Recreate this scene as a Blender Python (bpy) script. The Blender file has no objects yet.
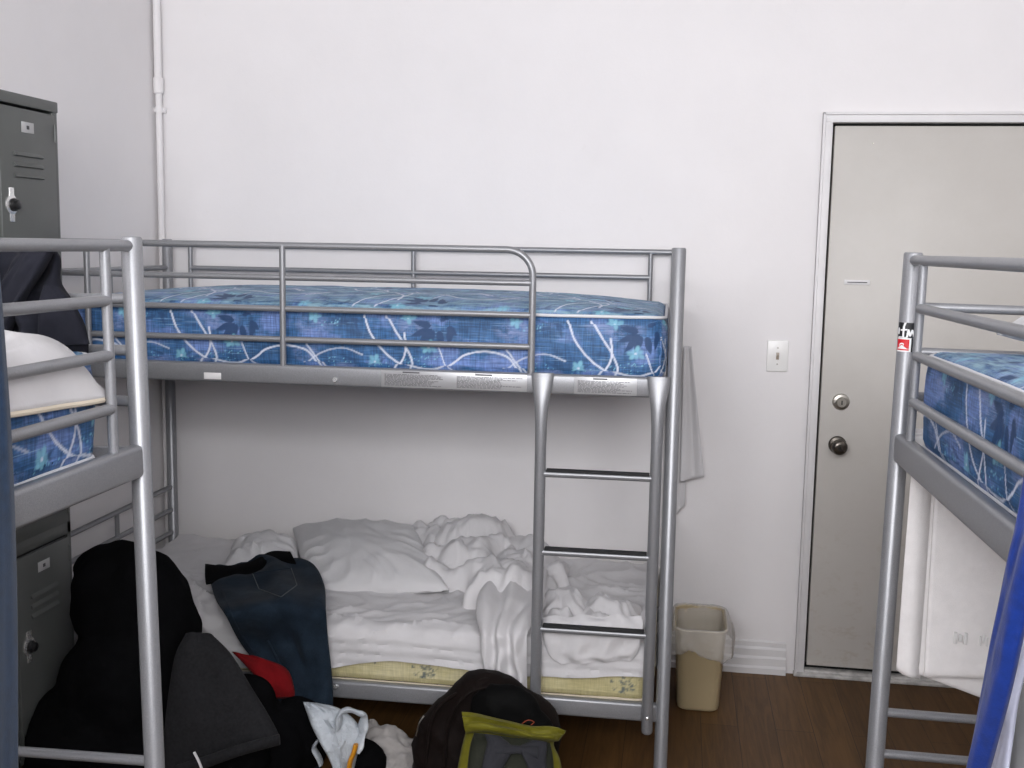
import bpy, bmesh, math, random
import numpy as np
from mathutils import Vector, Matrix, noise
random.seed(7)
SC = bpy.context.scene
COL = SC.collection
PI = math.pi
V = Vector

# ------------------------------------------------------------------ materials
def new_mat(name):
    m = bpy.data.materials.new(name); m.use_nodes = True
    nt = m.node_tree
    return m, nt, nt.nodes['Principled BSDF']

def ramp(nt, stops, interp='LINEAR'):
    r = nt.nodes.new('ShaderNodeValToRGB'); r.color_ramp.interpolation = interp
    e = r.color_ramp.elements
    while len(e) < len(stops): e.new(.5)
    for k, (p, c) in enumerate(stops):
        e[k].position = p; e[k].color = (*c, 1) if len(c) == 3 else c
    return r

def coords(nt, scale=(1, 1, 1), rot=(0, 0, 0), kind='Object'):
    tc = nt.nodes.new('ShaderNodeTexCoord'); mp = nt.nodes.new('ShaderNodeMapping')
    mp.inputs['Scale'].default_value = scale; mp.inputs['Rotation'].default_value = rot
    nt.links.new(tc.outputs[kind], mp.inputs['Vector'])
    return mp.outputs['Vector']

def noise_tex(nt, vec, scale, detail=4, rough=.55, dist=0):
    n = nt.nodes.new('ShaderNodeTexNoise')
    n.inputs['Scale'].default_value = scale; n.inputs['Detail'].default_value = detail
    n.inputs['Roughness'].default_value = rough; n.inputs['Distortion'].default_value = dist
    if vec is not None: nt.links.new(vec, n.inputs['Vector'])
    return n

def bump(nt, b, height, strength=.2, dist=.002, prev=None):
    n = nt.nodes.new('ShaderNodeBump'); n.inputs['Strength'].default_value = strength
    n.inputs['Distance'].default_value = dist
    nt.links.new(height, n.inputs['Height'])
    if prev: nt.links.new(prev, n.inputs['Normal'])
    nt.links.new(n.outputs['Normal'], b.inputs['Normal'])
    return n.outputs['Normal']

def mixc(nt, a, b, fac, mode='MIX'):
    m = nt.nodes.new('ShaderNodeMix'); m.data_type = 'RGBA'; m.blend_type = mode
    for sock, v in ((m.inputs[6], a), (m.inputs[7], b), (m.inputs[0], fac)):
        if hasattr(v, 'is_linked'): nt.links.new(v, sock)
        elif isinstance(v, (int, float)): sock.default_value = v
        else: sock.default_value = (*v, 1)
    return m.outputs[2]

def simple(name, col, rough=.5, metal=0., nscale=None, namt=.15, bscale=None, bamt=.2, bdist=.001, spec=.5, sheen=0, ndetail=4):
    m, nt, b = new_mat(name)
    b.inputs['Base Color'].default_value = (*col, 1)
    b.inputs['Roughness'].default_value = rough; b.inputs['Metallic'].default_value = metal
    b.inputs['Specular IOR Level'].default_value = spec
    b.inputs['Sheen Weight'].default_value = sheen
    vec = coords(nt)
    if nscale:
        n = noise_tex(nt, vec, nscale, ndetail)
        lo = tuple(c*(1-namt) for c in col); hi = tuple(min(1, c*(1+namt)) for c in col)
        r = ramp(nt, [(.3, lo), (.7, hi)]); nt.links.new(n.outputs['Fac'], r.inputs['Fac'])
        nt.links.new(r.outputs['Color'], b.inputs['Base Color'])
    if bscale:
        n = noise_tex(nt, vec, bscale, 3)
        bump(nt, b, n.outputs['Fac'], bamt, bdist)
    return m

MAT = {}
# painted plaster: off-white with roller stipple and faint smudges
def wall_mat(name, col):
    m, nt, b = new_mat(name)
    vec = coords(nt)
    big = noise_tex(nt, vec, 1.7, 5, .6)
    r = ramp(nt, [(.35, tuple(c*.955 for c in col)), (.65, col)])
    nt.links.new(big.outputs['Fac'], r.inputs['Fac'])
    sm = noise_tex(nt, vec, 9, 6, .7)
    r2 = ramp(nt, [(.66, (1, 1, 1)), (.80, (.90, .89, .87))]); nt.links.new(sm.outputs['Fac'], r2.inputs['Fac'])
    nt.links.new(mixc(nt, r.outputs['Color'], r2.outputs['Color'], .6, 'MULTIPLY'), b.inputs['Base Color'])
    b.inputs['Roughness'].default_value = .62
    st = noise_tex(nt, vec, 130, 3); lg = noise_tex(nt, vec, 22, 3)
    p = bump(nt, b, st.outputs['Fac'], .18, .0012)
    bump(nt, b, lg.outputs['Fac'], .16, .004, p)
    return m
MAT['wall'] = wall_mat('painted_plaster', (.80, .775, .775))
MAT['ceiling'] = simple('ceiling_paint', (.70, .69, .69), .8, bscale=90, bamt=.1)
MAT['trim'] = simple('trim_gloss_paint', (.70, .685, .685), .45, nscale=6, namt=.05, bscale=25, bamt=.12, bdist=.002)

def door_mat():
    m, nt, b = new_mat('door_paint')
    vec = coords(nt)
    n = noise_tex(nt, vec, 2.2, 6, .65)
    r = ramp(nt, [(.3, (.50, .475, .44)), (.7, (.55, .525, .49))]); nt.links.new(n.outputs['Fac'], r.inputs['Fac'])
    g = noise_tex(nt, coords(nt, (1, 1, 1.6)), 14, 6, .75)
    r2 = ramp(nt, [(.54, (0, 0, 0)), (.72, (1, 1, 1))]); nt.links.new(g.outputs['Fac'], r2.inputs['Fac'])
    # kicked scuffs live on the lowest hand-width of the door
    tc = nt.nodes.new('ShaderNodeTexCoord'); sx = nt.nodes.new('ShaderNodeSeparateXYZ'); nt.links.new(tc.outputs['Object'], sx.inputs[0])
    mr = nt.nodes.new('ShaderNodeMapRange'); mr.inputs['From Min'].default_value = .02; mr.inputs['From Max'].default_value = .75
    mr.inputs['To Min'].default_value = .75; mr.inputs['To Max'].default_value = .05
    nt.links.new(sx.outputs['Z'], mr.inputs['Value'])
    mu = nt.nodes.new('ShaderNodeMath'); mu.operation = 'MULTIPLY'; nt.links.new(r2.outputs['Color'], mu.inputs[0]); nt.links.new(mr.outputs[0], mu.inputs[1])
    nt.links.new(mixc(nt, r.outputs['Color'], (.40, .34, .27), mu.outputs[0]), b.inputs['Base Color'])
    b.inputs['Roughness'].default_value = .45
    st = noise_tex(nt, vec, 45, 3); bump(nt, b, st.outputs['Fac'], .1, .002)
    return m
MAT['door'] = door_mat()

def floor_mat():
    m, nt, b = new_mat('laminate_planks')
    vec = coords(nt, (1, 1, 1), (0, 0, PI/2))
    br = nt.nodes.new('ShaderNodeTexBrick'); nt.links.new(vec, br.inputs['Vector'])
    br.inputs['Scale'].default_value = 1; br.inputs['Brick Width'].default_value = 1.2; br.inputs['Row Height'].default_value = .125
    br.inputs['Mortar Size'].default_value = .0012; br.inputs['Mortar Smooth'].default_value = .2; br.offset = .37
    br.inputs['Color1'].default_value = (.125, .064, .022, 1); br.inputs['Color2'].default_value = (.092, .046, .016, 1)
    br.inputs['Mortar'].default_value = (.03, .016, .008, 1)
    g = noise_tex(nt, coords(nt, (26, 1.6, 1)), 1.6, 6, .6, 1.4)
    r = ramp(nt, [(.32, (.62, .60, .56)), (.68, (1.18, 1.15, 1.1))]); nt.links.new(g.outputs['Fac'], r.inputs['Fac'])
    nt.links.new(mixc(nt, br.outputs['Color'], r.outputs['Color'], 1., 'MULTIPLY'), b.inputs['Base Color'])
    b.inputs['Roughness'].default_value = .5; b.inputs['Specular IOR Level'].default_value = .3
    bump(nt, b, br.outputs['Fac'], -.25, .001)
    return m
MAT['floor'] = floor_mat()

def silver(name, col=(.265, .268, .28)):
    m, nt, b = new_mat(name)
    vec = coords(nt)
    fl = noise_tex(nt, vec, 900, 2)
    r = ramp(nt, [(.35, tuple(c*.85 for c in col)), (.65, tuple(c*1.15 for c in col))]); nt.links.new(fl.outputs['Fac'], r.inputs['Fac'])
    nt.links.new(r.outputs['Color'], b.inputs['Base Color'])
    b.inputs['Metallic'].default_value = .42; b.inputs['Roughness'].default_value = .37
    bump(nt, b, fl.outputs['Fac'], .06, .0005)
    return m
MAT['silver'] = silver('silver_powder_coat')
MAT['chrome'] = simple('chrome', (.72, .72, .71), .25, .75)
MAT['dark_chrome'] = simple('tarnished_chrome', (.11, .098, .085), .25, .9)
MAT['satin'] = simple('satin_nickel', (.42, .40, .36), .32, 1)
MAT['black_plastic'] = simple('black_plastic', (.012, .012, .013), .35)
MAT['tread'] = simple('black_rubber_tread', (.015, .015, .016), .8, bscale=500, bamt=.6)
MAT['white_plastic'] = simple('white_plastic', (.80, .79, .77), .3)
MAT['toggle'] = simple('toggle_plastic', (.36, .30, .24), .35)
MAT['locker'] = simple('grey_locker_enamel', (.094, .100, .095), .42, .1, nscale=4, namt=.06, bscale=60, bamt=.06)
MAT['gap_dark'] = simple('gap_shade', (.012, .012, .012), .8)  # near-black colour standing in for the shade inside gaps and slots
MAT['tag'] = simple('locker_tag', (.42, .42, .42), .4)
MAT['ink'] = simple('printed_ink', (.05, .05, .055), .6)

def fabric(name, col, weave=900, namt=.12, nscale=12, rough=.9, sheen=.15, bamt=.35, cre=28, creamt=.25, spec=.2):
    m, nt, b = new_mat(name)
    vec = coords(nt)
    n = noise_tex(nt, vec, nscale, 5, .6)
    r = ramp(nt, [(.3, tuple(c*(1-namt) for c in col)), (.7, tuple(min(1, c*(1+namt)) for c in col))])
    nt.links.new(n.outputs['Fac'], r.inputs['Fac']); nt.links.new(r.outputs['Color'], b.inputs['Base Color'])
    b.inputs['Roughness'].default_value = rough; b.inputs['Sheen Weight'].default_value = sheen
    b.inputs['Specular IOR Level'].default_value = spec
    w = noise_tex(nt, vec, weave, 2)
    p = bump(nt, b, w.outputs['Fac'], bamt, .0006)
    c = noise_tex(nt, vec, cre, 4, .55, 1.2)
    bump(nt, b, c.outputs['Fac'], creamt, .004, p)
    return m
MAT['sheet'] = fabric('white_cotton', (.61, .595, .60), 1200, .03, 8)
MAT['pillow'] = fabric('white_pillowcase', (.61, .60, .605), 1200, .03, 8)
MAT['terry'] = fabric('white_terry', (.80, .775, .765), 520, .04, 30, bamt=.9, creamt=.1)
MAT['jacket_navy'] = fabric('navy_black_shell', (.012, .0125, .018), 700, .2, 6, sheen=.02, spec=.12)
MAT['black_cloth'] = fabric('black_cloth', (.0035, .0035, .004), 700, .3, 8, sheen=.0, spec=.04)
MAT['grey_cloth'] = fabric('charcoal_twill', (.018, .018, .0195), 900, .25, 120, sheen=.02, spec=.08)
MAT['red_cloth'] = fabric('red_cloth', (.15, .002, .004), 700, .2, 30, sheen=.02)
MAT['blue_towel'] = fabric('royal_blue_terry', (.004, .027, .20), 520, .18, 60, bamt=.9, creamt=.1)
MAT['slate_towel'] = fabric('slate_blue_terry', (.008, .026, .062), 520, .18, 60, bamt=.9, creamt=.1)
MAT['lilac_cloth'] = fabric('pale_lilac_cloth', (.62, .64, .78), 900, .08, 20)
MAT['brown_nylon'] = fabric('dark_brown_nylon', (.0062, .0034, .0027), 700, .25, 10, .75, .01, spec=.12)
MAT['black_nylon'] = fabric('black_nylon', (.002, .002, .002), 700, .25, 10, .75, .0, spec=.1)
MAT['olive'] = fabric('olive_green_nylon', (.125, .115, .008), 700, .18, 18, .6, .05)
MAT['dark_olive'] = fabric('dark_olive_mesh', (.013, .0145, .008), 300, .25, 30, .7, .05, .9)
MAT['grey_pad'] = fabric('grey_padded_mesh', (.022, .0225, .027), 300, .2, 25, .8, .05, .9)
MAT['laundry'] = fabric('crumpled_pale_laundry', (.33, .31, .295), 900, .15, 14)
MAT['yellow_strap'] = simple('orange_yellow_strap', (.62, .26, .012), .5)
MAT['orange'] = simple('orange_cord', (.22, .035, .008), .6)
MAT['bin'] = simple('beige_plastic', (.42, .335, .20), .38, nscale=5, namt=.05)
MAT['piping'] = simple('white_piping', (.66, .66, .68), .6)
MAT['cream_piping'] = simple('cream_piping', (.66, .58, .46), .7)
MAT['sticker_white'] = simple('paper_sticker', (.74, .73, .72), .5)

def denim():
    m, nt, b = new_mat('dark_denim')
    vec = coords(nt)
    n = noise_tex(nt, vec, 9, 6, .65)
    r = ramp(nt, [(.3, (.0065, .0115, .019)), (.55, (.011, .0195, .031)), (.75, (.020, .032, .047))]); nt.links.new(n.outputs['Fac'], r.inputs['Fac'])
    w = noise_tex(nt, coords(nt, (1, 1, .25)), 700, 2)
    r2 = ramp(nt, [(.3, (.75, .75, .75)), (.7, (1.25, 1.25, 1.25))]); nt.links.new(w.outputs['Fac'], r2.inputs['Fac'])
    nt.links.new(mixc(nt, r.outputs['Color'], r2.outputs['Color'], 1., 'MULTIPLY'), b.inputs['Base Color'])
    b.inputs['Roughness'].default_value = .9; b.inputs['Specular IOR Level'].default_value = .12; b.inputs['Sheen Weight'].default_value = .03
    c = noise_tex(nt, vec, 30, 4, .6, 1.5); p = bump(nt, b, c.outputs['Fac'], .4, .004); bump(nt, b, w.outputs['Fac'], .4, .0006, p)
    return m
MAT['denim'] = denim()
MAT['grey_satin'] = fabric('silver_grey_cloth', (.36, .36, .36), 900, .1, 20)
MAT['stitch'] = simple('faded_stitch', (.075, .085, .09), .9)

def plastic(name, col, alpha, rough=.25):
    m, nt, b = new_mat(name)
    b.inputs['Base Color'].default_value = (*col, 1); b.inputs['Roughness'].default_value = rough
    b.inputs['Alpha'].default_value = alpha
    b.inputs['Subsurface Weight'].default_value = 0
    c = noise_tex(nt, coords(nt), 34, 4, .6, 1.); bump(nt, b, c.outputs['Fac'], .8, .012)
    return m
MAT['liner'] = plastic('clear_bin_liner', (.74, .71, .66), .27, .12)
MAT['carrier'] = plastic('white_carrier_bag', (.50, .54, .58), .96, .35)
MAT['glass'] = plastic('window_glass', (.9, .95, .95), .06, .02)

# mattress ticking: woven streaks in blues; the attribute "motif" carries printed lines (R), dark leaves (G), pale flowers (B)
def ticking(name, deep, mid, light, leafc, flowerc, linec, streak=.5, topc=(.30, .47, .55), topmix=.85, lavc=(.25, .31, .54), weft=1.):
    m, nt, b = new_mat(name)
    at = nt.nodes.new('ShaderNodeAttribute'); at.attribute_name = 'motif'
    uv = nt.nodes.new('ShaderNodeAttribute'); uv.attribute_name = 'cloth'
    def mapped(scale):
        mp = nt.nodes.new('ShaderNodeMapping'); mp.inputs['Scale'].default_value = scale
        nt.links.new(uv.outputs['Vector'], mp.inputs['Vector']); return mp.outputs['Vector']
    n = noise_tex(nt, mapped((7, 11, 1)), 1, 4, .6)
    r = ramp(nt, [(.36, deep), (.5, mid), (.60, light)]); nt.links.new(n.outputs['Fac'], r.inputs['Fac'])
    v1 = noise_tex(nt, mapped((230, 16, 1)), 1, 2); v2 = noise_tex(nt, mapped((16, 260, 1)), 1, 2)
    r1 = ramp(nt, [(.30, (1-streak,)*3), (.70, (1+streak,)*3)]); nt.links.new(v1.outputs['Fac'], r1.inputs['Fac'])
    r2 = ramp(nt, [(.30, (1-streak,)*3), (.70, (1+streak,)*3)]); nt.links.new(v2.outputs['Fac'], r2.inputs['Fac'])
    c = mixc(nt, r.outputs['Color'], r1.outputs['Color'], 1., 'MULTIPLY'); c = mixc(nt, c, r2.outputs['Color'], 1., 'MULTIPLY')
    # the top face's grazing sheen is painted in as paler, greener streaks
    sv = nt.nodes.new('ShaderNodeSeparateXYZ'); nt.links.new(uv.outputs['Vector'], sv.inputs[0])
    tp = nt.nodes.new('ShaderNodeMath'); tp.operation = 'GREATER_THAN'; tp.inputs[1].default_value = 50; nt.links.new(sv.outputs['Z'], tp.inputs[0])
    ts_ = noise_tex(nt, mapped((14, 60, .02)), 1, 5, .65); tr = ramp(nt, [(.40, (.0, .0, .0)), (.64, (1, 1, 1))]); nt.links.new(ts_.outputs['Fac'], tr.inputs['Fac'])
    tm = nt.nodes.new('ShaderNodeMath'); tm.operation = 'MULTIPLY'; nt.links.new(tp.outputs[0], tm.inputs[0]); nt.links.new(tr.outputs['Color'], tm.inputs[1])
    tm2 = nt.nodes.new('ShaderNodeMath'); tm2.operation = 'MULTIPLY'; tm2.inputs[1].default_value = topmix; nt.links.new(tm.outputs[0], tm2.inputs[0])
    c = mixc(nt, c, topc, tm2.outputs[0])
    sp = nt.nodes.new('ShaderNodeSeparateColor'); nt.links.new(at.outputs['Color'], sp.inputs[0])
    ln = noise_tex(nt, mapped((26, 34, 1)), 1, 4, .7); lr = ramp(nt, [(.38, (.0,)*3), (.58, (1,)*3)]); nt.links.new(ln.outputs['Fac'], lr.inputs['Fac'])
    lv = noise_tex(nt, mapped((18, 420, 1)), 1, 2); lr2 = ramp(nt, [(.40, (.25,)*3), (.55, (1,)*3)]); nt.links.new(lv.outputs['Fac'], lr2.inputs['Fac'])
    lm1 = nt.nodes.new('ShaderNodeMath'); lm1.operation = 'MULTIPLY'; nt.links.new(at.outputs['Alpha'], lm1.inputs[0]); nt.links.new(lr.outputs['Color'], lm1.inputs[1])
    lm2 = nt.nodes.new('ShaderNodeMath'); lm2.operation = 'MULTIPLY'; nt.links.new(lm1.outputs[0], lm2.inputs[0]); nt.links.new(lr2.outputs['Color'], lm2.inputs[1])
    # light weft threads
    wt = noise_tex(nt, mapped((9, 330, 1)), 1, 2); wr = ramp(nt, [(.62, (0,)*3), (.72, (.55,)*3)]); nt.links.new(wt.outputs['Fac'], wr.inputs['Fac'])
    wm = nt.nodes.new('ShaderNodeMath'); wm.operation = 'MULTIPLY'; wm.inputs[1].default_value = weft; nt.links.new(wr.outputs['Color'], wm.inputs[0])
    c = mixc(nt, c, (.30, .46, .62), wm.outputs[0])
    c = mixc(nt, c, lavc, lm2.outputs[0]); c = mixc(nt, c, leafc, sp.outputs[1]); c = mixc(nt, c, flowerc, sp.outputs[2]); c = mixc(nt, c, linec, sp.outputs[0])
    nt.links.new(c, b.inputs['Base Color'])
    b.inputs['Roughness'].default_value = .55; b.inputs['Specular IOR Level'].default_value = .35
    q = noise_tex(nt, mapped((420, 420, 1)), 1, 2); p = bump(nt, b, q.outputs['Fac'], .25, .0006)
    q2 = noise_tex(nt, mapped((16, 16, 1)), 1, 3); bump(nt, b, q2.outputs['Fac'], .3, .008, p)
    return m
MAT['blue_tick'] = ticking('blue_floral_ticking', (.026, .084, .20), (.042, .122, .275), (.125, .20, .43), (.016, .050, .135), (.22, .50, .62), (.62, .66, .76), .30)
MAT['yellow_tick'] = ticking('yellow_floral_ticking', (.52, .46, .24), (.58, .52, .29), (.63, .57, .35), (.10, .13, .14), (.30, .33, .30), (.33, .31, .18), .10, (.6, .55, .35), .3, weft=0.)

# ------------------------------------------------------------------ object helpers
def link(name, me, mat, parent=None, smooth=True, angle=40):
    if smooth:
        me.shade_smooth()
        if angle < 180: me.set_sharp_from_angle(angle=math.radians(angle))
    mats = mat if isinstance(mat, (list, tuple)) else [mat]
    for m in mats: me.materials.append(MAT[m] if isinstance(m, str) else m)
    o = bpy.data.objects.new(name, me); COL.objects.link(o)
    if parent is not None: o.parent = parent
    return o

class MB:
    """collects geometry for one mesh"""
    def __init__(s): s.v = []; s.f = []
    def add(s, vs, fs):
        b = len(s.v); s.v += [tuple(p) for p in vs]; s.f += [tuple(i+b for i in f) for f in fs]; return s
    def bm(s, bm):
        bm.verts.index_update(); s.add([v.co.copy() for v in bm.verts], [[v.index for v in f.verts] for f in bm.faces]); bm.free(); return s
    def box(s, lo, hi, bev=.003, seg=2):
        bm = bmesh.new(); bmesh.ops.create_cube(bm, size=1)
        lo, hi = V(lo), V(hi); d = hi-lo; c = (hi+lo)/2
        for v in bm.verts: v.co = V((v.co.x*d.x, v.co.y*d.y, v.co.z*d.z)) + c
        if bev: bmesh.ops.bevel(bm, geom=bm.edges[:], offset=min(bev, min(d)*.49), segments=seg, affect='EDGES', profile=.5)
        return s.bm(bm)
    def tube(s, pts, r, n=14, caps=True, dome=0, flat=None):
        pts = [V(p) for p in pts]; rs = r if isinstance(r, (list, tuple)) else [r]*len(pts)
        t0 = (pts[1]-pts[0]).normalized()
        ref = V((0, 0, 1)) if abs(t0.z) < .9 else V((1, 0, 0))
        u = t0.cross(ref).normalized(); vs = []; fs = []
        for i, p in enumerate(pts):
            t = (pts[min(i+1, len(pts)-1)]-pts[max(i-1, 0)]).normalized()
            u = (u - t*u.dot(t)).normalized(); w = t.cross(u)
            sx, sy = (1, 1) if flat is None else flat
            for k in range(n):
                a = 2*PI*k/n; vs.append(p + (u*math.cos(a)*sx + w*math.sin(a)*sy)*rs[i])
        for i in range(len(pts)-1):
            for k in range(n):
                a, b = i*n+k, i*n+(k+1) % n; fs.append((a, b, b+n, a+n))
        if caps:
            fs.append(tuple(range(n-1, -1, -1))); e = (len(pts)-1)*n; fs.append(tuple(range(e, e+n)))
        return s.add(vs, fs)
    def lathe(s, prof, c=(0, 0, 0), axis='Z', n=24):
        """prof: (radius, height) pairs from bottom to top"""
        vs = []; fs = []
        for r, h in prof:
            for k in range(n):
                a = 2*PI*k/n; x, y = r*math.cos(a), r*math.sin(a)
                p = (x, y, h) if axis == 'Z' else ((x, -h, y) if axis == 'Y' else (h, x, y))
                vs.append(V(p)+V(c))
        for i in range(len(prof)-1):
            for k in range(n):
                a, b = i*n+k, i*n+(k+1) % n; fs.append((a, b, b+n, a+n))
        fs.append(tuple(range(n-1, -1, -1))); e = (len(prof)-1)*n; fs.append(tuple(range(e, e+n)))
        return s.add(vs, fs)
    def grid(s, rows, close_u=False, close_v=False):
        """rows of equally many points"""
        nr, nc = len(rows), len(rows[0]); vs = [p for r in rows for p in r]; fs = []
        for i in range(nr if close_v else nr-1):
            for k in range(nc if close_u else nc-1):
                i2, k2 = (i+1) % nr, (k+1) % nc
                fs.append((i*nc+k, i*nc+k2, i2*nc+k2, i2*nc+k))
        return s.add(vs, fs)
    def cap(s, loop): return s.add(loop, [tuple(range(len(loop)))])
    def mesh(s, name='m'):
        me = bpy.data.meshes.new(name); me.from_pydata(s.v, [], s.f); me.validate(); me.update()
        bm = bmesh.new(); bm.from_mesh(me); bmesh.ops.recalc_face_normals(bm, faces=bm.faces[:]); bm.to_mesh(me); bm.free()
        return me
    def obj(s, name, mat, parent=None, angle=40): return link(name, s.mesh(name), mat, parent, True, angle)

def bez(pts, n=12):
    """smooth polyline through control points (Catmull-Rom)"""
    P = [V(p) for p in pts]; P = [P[0]*2-P[1]]+P+[P[-1]*2-P[-2]]; out = []
    for i in range(1, len(P)-2):
        a, b, c, d = P[i-1:i+3]
        for k in range(n):
            t = k/n
            out.append(.5*((2*b)+(c-a)*t+(2*a-5*b+4*c-d)*t*t+(3*b-a-3*c+d)*t**3))
    out.append(P[-2]); return out

def thing(name, label, cat, loc=(0, 0, 0), rz=0, group=None):
    o = bpy.data.objects.new(name, None); COL.objects.link(o)
    o.location = loc; o.rotation_euler = (0, 0, rz); o.empty_display_size = .1
    o['label'] = label; o['category'] = cat
    if group: o['group'] = group
    return o
def tag(o, label, cat, group=None):
    o['label'] = label; o['category'] = cat
    if group: o['group'] = group
    return o
def structure(o): o['kind'] = 'structure'; return o

def evaluated(o):
    dg = bpy.context.evaluated_depsgraph_get(); dg.update()
    return bpy.data.meshes.new_from_object(o.evaluated_get(dg))
def baked(me, mods):
    """mesh after a list of (type, settings) modifiers"""
    o = bpy.data.objects.new('work', me); COL.objects.link(o)
    for t, kw in mods:
        md = o.modifiers.new(t, t)
        for k, v in kw.items(): setattr(md, k, v)
    r = evaluated(o); bpy.data.objects.remove(o); return r
def fbm(p, s, octaves=4): return noise.fractal(V(p)*s, 1., 2., octaves)
def ridged(p, s, oct_=3):
    q = V(p)*s; q = q + noise.noise_vector(q*.6)*.7
    return noise.ridged_multi_fractal(q, 1., 2., oct_, 1., 2.)
def displace(me, fn):
    """moves vertices along their normals by fn(co)"""
    ns = [v.normal.copy() for v in me.vertices]
    for v, n in zip(me.vertices, ns): v.co = v.co + n*fn(v.co, n)
    me.update(); return me
def blob(ells, voxel=.012, smooth=8, disp=None, boxes=()):
    """one skin over a set of ellipsoids (centre, radii, rotation z)"""
    mb = MB()
    for c, r, *rot in ells:
        bm = bmesh.new(); bmesh.ops.create_icosphere(bm, subdivisions=3, radius=1)
        R = Matrix.Rotation(rot[0], 3, rot[1]) if rot else Matrix.Identity(3)
        for v in bm.verts: v.co = R @ V((v.co.x*r[0], v.co.y*r[1], v.co.z*r[2])) + V(c)
        mb.bm(bm)
    for lo, hi, bev in boxes: mb.box(lo, hi, bev, 4)
    me = baked(mb.mesh(), [('REMESH', dict(mode='VOXEL', voxel_size=voxel)), ('SMOOTH', dict(factor=.5, iterations=smooth))])
    if disp: displace(me, disp)
    return me

def sheet_mesh(rows, thick=.004, sub=0, offset=-1.):
    """a cloth surface through rows of points, given a real thickness"""
    me = MB().grid(rows).mesh()
    mods = [('SOLIDIFY', dict(thickness=thick, offset=offset))]
    if sub: mods.append(('SUBSURF', dict(levels=sub, render_levels=sub)))
    return baked(me, mods)

# ------------------------------------------------------------------ room shell
XL, XR, YB, YF, ZC = -2.055, 1.56, 4.115, -1.0, 3.10
T = .12
structure(MB().box((XL-T, YF-T, -.1), (XR+T, YB+T, 0), 0).obj('floor', 'floor'))
structure(MB().box((XL-T, YF-T, ZC), (XR+T, YB+T, ZC+.1), 0).obj('ceiling', 'ceiling'))
structure(MB().box((XL-T, YF-T, 0), (XL, YB+T, ZC), 0).obj('wall_left', 'wall'))
structure(MB().box((XR, YF-T, 0), (XR+T, YB+T, ZC), 0).obj('wall_right', 'wall'))
DX0, DX1, DZ = .531, 1.445, 2.053     # door leaf
b = MB()
b.box((XL, YB, 0), (DX0-.012, YB+T, ZC), 0); b.box((DX0-.012, YB, DZ+.012), (DX1+.012, YB+T, ZC), 0); b.box((DX1+.012, YB, 0), (XR, YB+T, ZC), 0)
structure(b.obj('wall_back', 'wall'))
WX0, WX1, WZ0, WZ1 = -1.45, 1.35, 1.72, 2.97   # the window behind the photographer
b = MB()
b.box((XL, YF-T, 0), (WX0, YF, ZC), 0); b.box((WX1, YF-T, 0), (XR, YF, ZC), 0)
b.box((WX0, YF-T, 0), (WX1, YF, WZ0), 0); b.box((WX0, YF-T, WZ1), (WX1, YF, ZC), 0)
structure(b.obj('wall_front', 'wall'))
b = MB(); w = .05
for lo, hi in (((WX0, WZ0), (WX0+w, WZ1)), ((WX1-w, WZ0), (WX1, WZ1)), ((WX0, WZ0), (WX1, WZ0+w)), ((WX0, WZ1-w), (WX1, WZ1)), ((WX0, 2.32), (WX1, 2.36)), ((-.54, WZ0), (-.50, WZ1)), ((.40, WZ0), (.44, WZ1))):
    b.box((lo[0], YF-.09, lo[1]), (hi[0], YF-.04, hi[1]), .004)
structure(b.obj('window_1', 'trim'))
structure(MB().box((WX0-.06, YF-.03, WZ0-.03), (WX1+.06, YF+.06, WZ0), .006).obj('trim_3', 'trim'))
# stepped baseboard, heavily overpainted
prof = [(0, 0), (.030, 0), (.030, .022), (.022, .030), (.022, .058), (.015, .066), (.015, .092), (.008, .100), (.008, .118), (0, .122)]
def board(name, x0, x1):
    rows = []
    n = max(2, int((x1-x0)/.02))
    for i in range(n+1):
        x = x0+(x1-x0)*i/n
        rows.append([(x, YB-d*(1+.10*fbm((x, z, 3), 9)), max(0, z+.0025*fbm((x, d*9, 1), 7)) if z else 0) for d, z in prof])
    mb = MB().grid(rows); mb.cap(rows[0]); mb.cap(rows[-1])
    return structure(mb.obj(name, 'trim', angle=30))
board('baseboard_back', XL+.001, .452)
board('baseboard_right_of_door', DX1+.05, XR)
# door casing: jambs and head, with a thin raised outer bead
b = MB()
for x0, x1 in ((DX0-.046, DX0-.010), (DX1+.010, DX1+.046)):
    b.box((x0, YB-.016, 0), (x1, YB+.05, DZ+.010), .004)
    b.box((x0 if x0 < 1 else x1-.010, YB-.024, 0), (x0+.010 if x0 < 1 else x1, YB, DZ+.044), .003)
b.box((DX0-.046, YB-.016, DZ+.008), (DX1+.046, YB+.05, DZ+.044), .004)
b.box((DX0-.046, YB-.024, DZ+.034), (DX1+.046, YB, DZ+.044), .003)
structure(b.obj('trim_1', 'trim'))
b = MB().box((DX0-.05, YB-.030, 0), (DX1+.05, YB+.03, .015), .004).box((DX0-.01, YB-.010, .0), (DX1+.01, YB+.03, .021), .003)
MAT['threshold'] = simple('worn_threshold_paint', (.50, .485, .465), .5, nscale=25, namt=.35)
structure(b.obj('trim_2', 'threshold'))
door = structure(MB().box((DX0, YB+.006, .036), (DX1, YB+.046, DZ-.002), .003).obj('door_1', 'door'))
structure(MB().box((DX0-.011, YB+.05, 0), (DX1+.011, YB+.06, DZ+.011), 0).obj('door_gap_shade', 'gap_dark'))  # near-black sheet behind the door leaf, painting the shade in its gaps
yd = YB+.006
bolt = MB().lathe([(.031, 0), (.031, .004), (.028, .011), (.019, .014), (.018, .024), (.016, .027)], (.604, yd, 1.054), 'Y', 28).obj('deadbolt', 'satin', door)
MB().box((.602, yd-.030, 1.046), (.606, yd-.026, 1.062), .001).obj('key_slot', 'gap_dark', bolt)
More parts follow.
